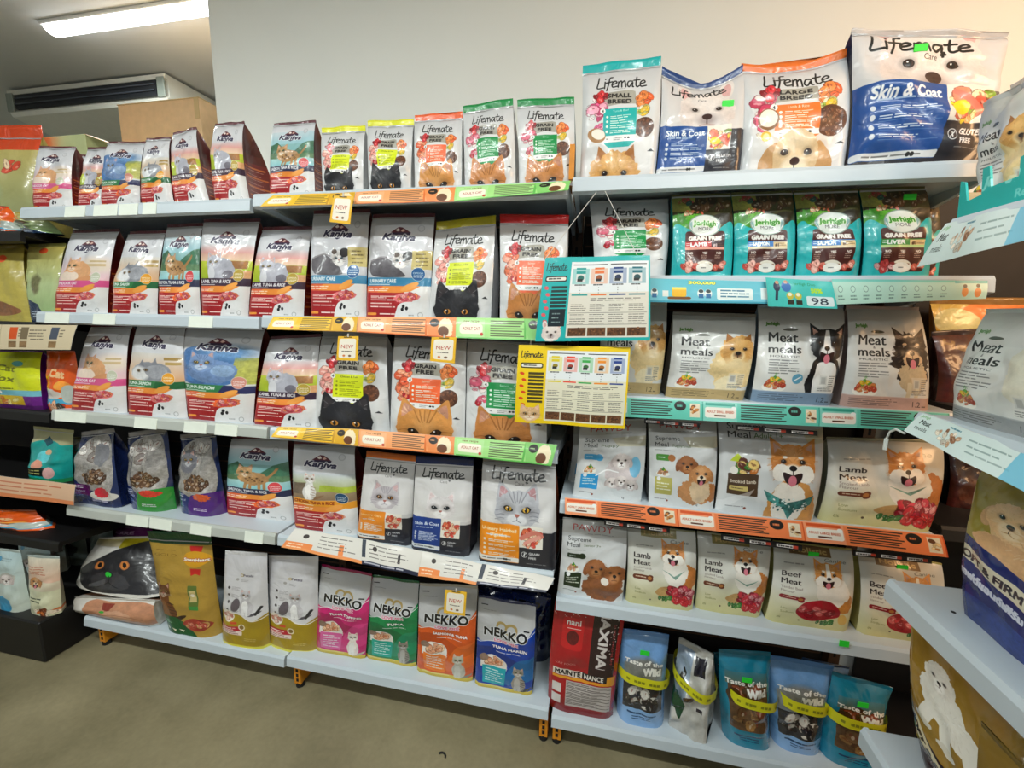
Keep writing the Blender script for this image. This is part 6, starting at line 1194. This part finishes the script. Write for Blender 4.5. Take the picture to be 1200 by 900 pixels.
def tagcard(TL,TR,BR,BL,Y,label):
    r=card('round_tag','newtag',TL,TR,BR,BL,Y,Y-.004,label,'tag','yellow NEW tags',wave=.001,nx=4,nz=4,edge=mat('tag_edge','e8b028',.5))
    c=PY((TL[0]+TR[0])/2,(TL[1]+TR[1])/2,Y)-Vector(r.location); MB().tube((c.x,c.y,c.z+.008),(c.x,c.y,c.z-.002),.0025,6).build('hanger',M_STRING,r)
tagcard((391,229),(414,230),(410,263),(386,260),1.2,'yellow tag reading NEW hanging from the top middle strip')
tagcard((396,394),(420,394),(419,423),(394,422),1.2,'yellow tag reading NEW in front of the yellow-green panel bag')
tagcard((506,395),(535,395),(533,426),(504,423),1.2,'yellow tag reading NEW in front of the orange panel bag')
tagcard((522,691),(547,694),(545,722),(520,718),1.215,'yellow tag reading NEW on the orange bag of the bottom shelf')
# price tags on the plain rails
PT=[(L1,[(74,98),(108,136),(138,160),(166,182)],(236,246)),(L2,[(52,80),(108,134),(220,248)],(368,379)),(L3,[(64,100),(156,182),(214,240),(250,276)],(482,500)),(L4,[(148,173),(175,200),(222,246),(285,306)],(606,626))]
nm=['top','second','third','fourth']; od=['first','second','third','fourth']
for r,(z,xs,yy) in enumerate(PT):
    for k,(xa,xb) in enumerate(xs):
        y0=FY-.0135; a=PY(xa,(yy[0]+yy[1])/2,y0).x; b_=PY(xb,(yy[0]+yy[1])/2,y0).x
        h=(b_-a)/2; m=MB(); m.v=[(-h,-.002,-.02),(h,-.002,-.02),(h,.006,.018),(-h,.006,.018),(-h,0,-.02),(h,0,-.02),(h,.008,.018),(-h,.008,.018)]; m.f=[(0,1,2,3),(7,6,5,4),(0,4,5,1),(1,5,6,2),(2,6,7,3),(3,7,4,0)]
        tag(m.build('price_tag',M_TAG,loc=((a+b_)/2,y0,z-.018)),'%s blank white price tag from the left on the %s left rail'%(od[k],nm[r]),'price tag','white price tags on the plain rails')
for p_,t in (((989,754),'on the fifth right shelf rail'),):
    q=PY(*p_,1.236); tag(MB().box(-.012,-.002,-.009,.012,0,.009).build('green_sticker',M_GREEN,loc=tuple(q)),'small green sticker '+t,'sticker')
# strips, tray and loose tag of the return unit
card('shelf_strip','rstrip',(1110,262),(1215,234),(1230,274),(1076,313),.622,.585,'pale strip under the turquoise tray on the return unit','shelf strip',frame='X')
card('shelf_strip','rstrip',(1083,484),(1225,538),(1230,592),(1060,505),.622,.585,'pale strip under the large white bag on the return unit','shelf strip',frame='X')
t0=PX(1121,262,.655); tr=empty('display_tray',(.655,t0.y-.15,zA+.002),'turquoise cardboard display tray holding small white bags','tray'); tl=t0.y-(t0.y-.15)
def ty(x,y): p=PX(x,y,.655); return (p.y-(t0.y-.15),p.z-zA-.002)
pts=[ty(1121,261),ty(1126,213),ty(1131,214),ty(1133,236),ty(1150,228),ty(1152,198),ty(1160,194),ty(1161,219),ty(1194,206),ty(1196,184),ty(1206,178)]
pts[0]=(pts[0][0],0); ye=-.25; pts.append((ye,pts[-1][1])); pts.append((ye,0))
M_TRAY=dmat('tray',rough=.5,bump=.03,coat=.1)
V=[(x,p[0],p[1]) for x in(0,.004) for p in pts]; n=len(pts); F=[tuple(range(n)),tuple(range(2*n-1,n-1,-1))]+[(i,n+i,n+(i+1)%n,(i+1)%n) for i in range(n)]
U=[((pts[0][0]-p[0])/.33,p[1]/.1) for _ in(0,1) for p in pts]; meshobj('front_panel',V,F,M_TRAY,tr,False,U)
yy=pts[0][0]; MB().box(.004,yy-.004,0,.2,yy,.055).build('side_panel',M_KRAFT,tr); MB().box(.196,ye,0,.2,yy,.09).build('rear_panel',M_KRAFT,tr); MB().box(.0,ye,-.001,.2,yy,.0).build('tray_floor',M_KRAFT,tr)
lt=empty('loose_tag',tuple(PX(1040,512,.60)),'small white plastic loop hanging from the pale strip','tag')
c0=PX(1058,506,.60); P_=[PX(x,y,.60)-Vector(lt.location) for x,y in((1060,508),(1050,503),(1043,506),(1039,514),(1037,527))]
for a,b in zip(P_[:-1],P_[1:]): pass
mb=MB(); [mb.tube(tuple(a),tuple(b),.0022 if i<3 else .004,6) for i,(a,b) in enumerate(zip(P_[:-1],P_[1:]))]; mb.build('loop',M_WHITE,lt)
# small carton behind the first top bags
a=PY(47,161,1.482); b_=PY(88,157,1.482); bx=empty('small_carton',((a.x+b_.x)/2,1.567,L1),'pale green open carton behind the small ginger cat bag','box'); h=(b_.x-a.x)/2; hz=a.z-L1
MB().box(-h,-.085,0,h+.05,.085,hz).build('carton_body',mat('pale_green_board','b4bc88',.7,noise_amt=.05),bx,bevel=.002); MB().box(-h,-.086,hz*.7,h+.02,-.0845,hz*.72).build('crease',mat('green_crease','98a070',.7),bx)
fl_=MB(); fl_.v=[(h+.05,-.085,hz),(h+.05,.085,hz),(h+.15,.08,hz-.03),(h+.15,-.08,hz-.035),(h+.05,-.085,hz-.002),(h+.05,.085,hz-.002),(h+.15,.08,hz-.032),(h+.15,-.08,hz-.037)]; fl_.f=[(0,1,2,3),(7,6,5,4),(0,4,5,1),(1,5,6,2),(2,6,7,3),(3,7,4,0)]; fl_.build('flap',M_KRAFT,bx)
sc=PZ(517,888,.0); sc.z=.004; e=empty('scrap',tuple(sc),'small dark curved scrap lying on the floor','scrap'); mb=MB(); [mb.tube((.014*math.cos(a),.014*math.sin(a),0),(.014*math.cos(a+.5),.014*math.sin(a+.5),0),.003,6) for a in (0,.5,1.0,1.5,2.0)]; mb.build('curl',M_RUB,e)
if TXO: bpy.data.objects.remove(TXO)
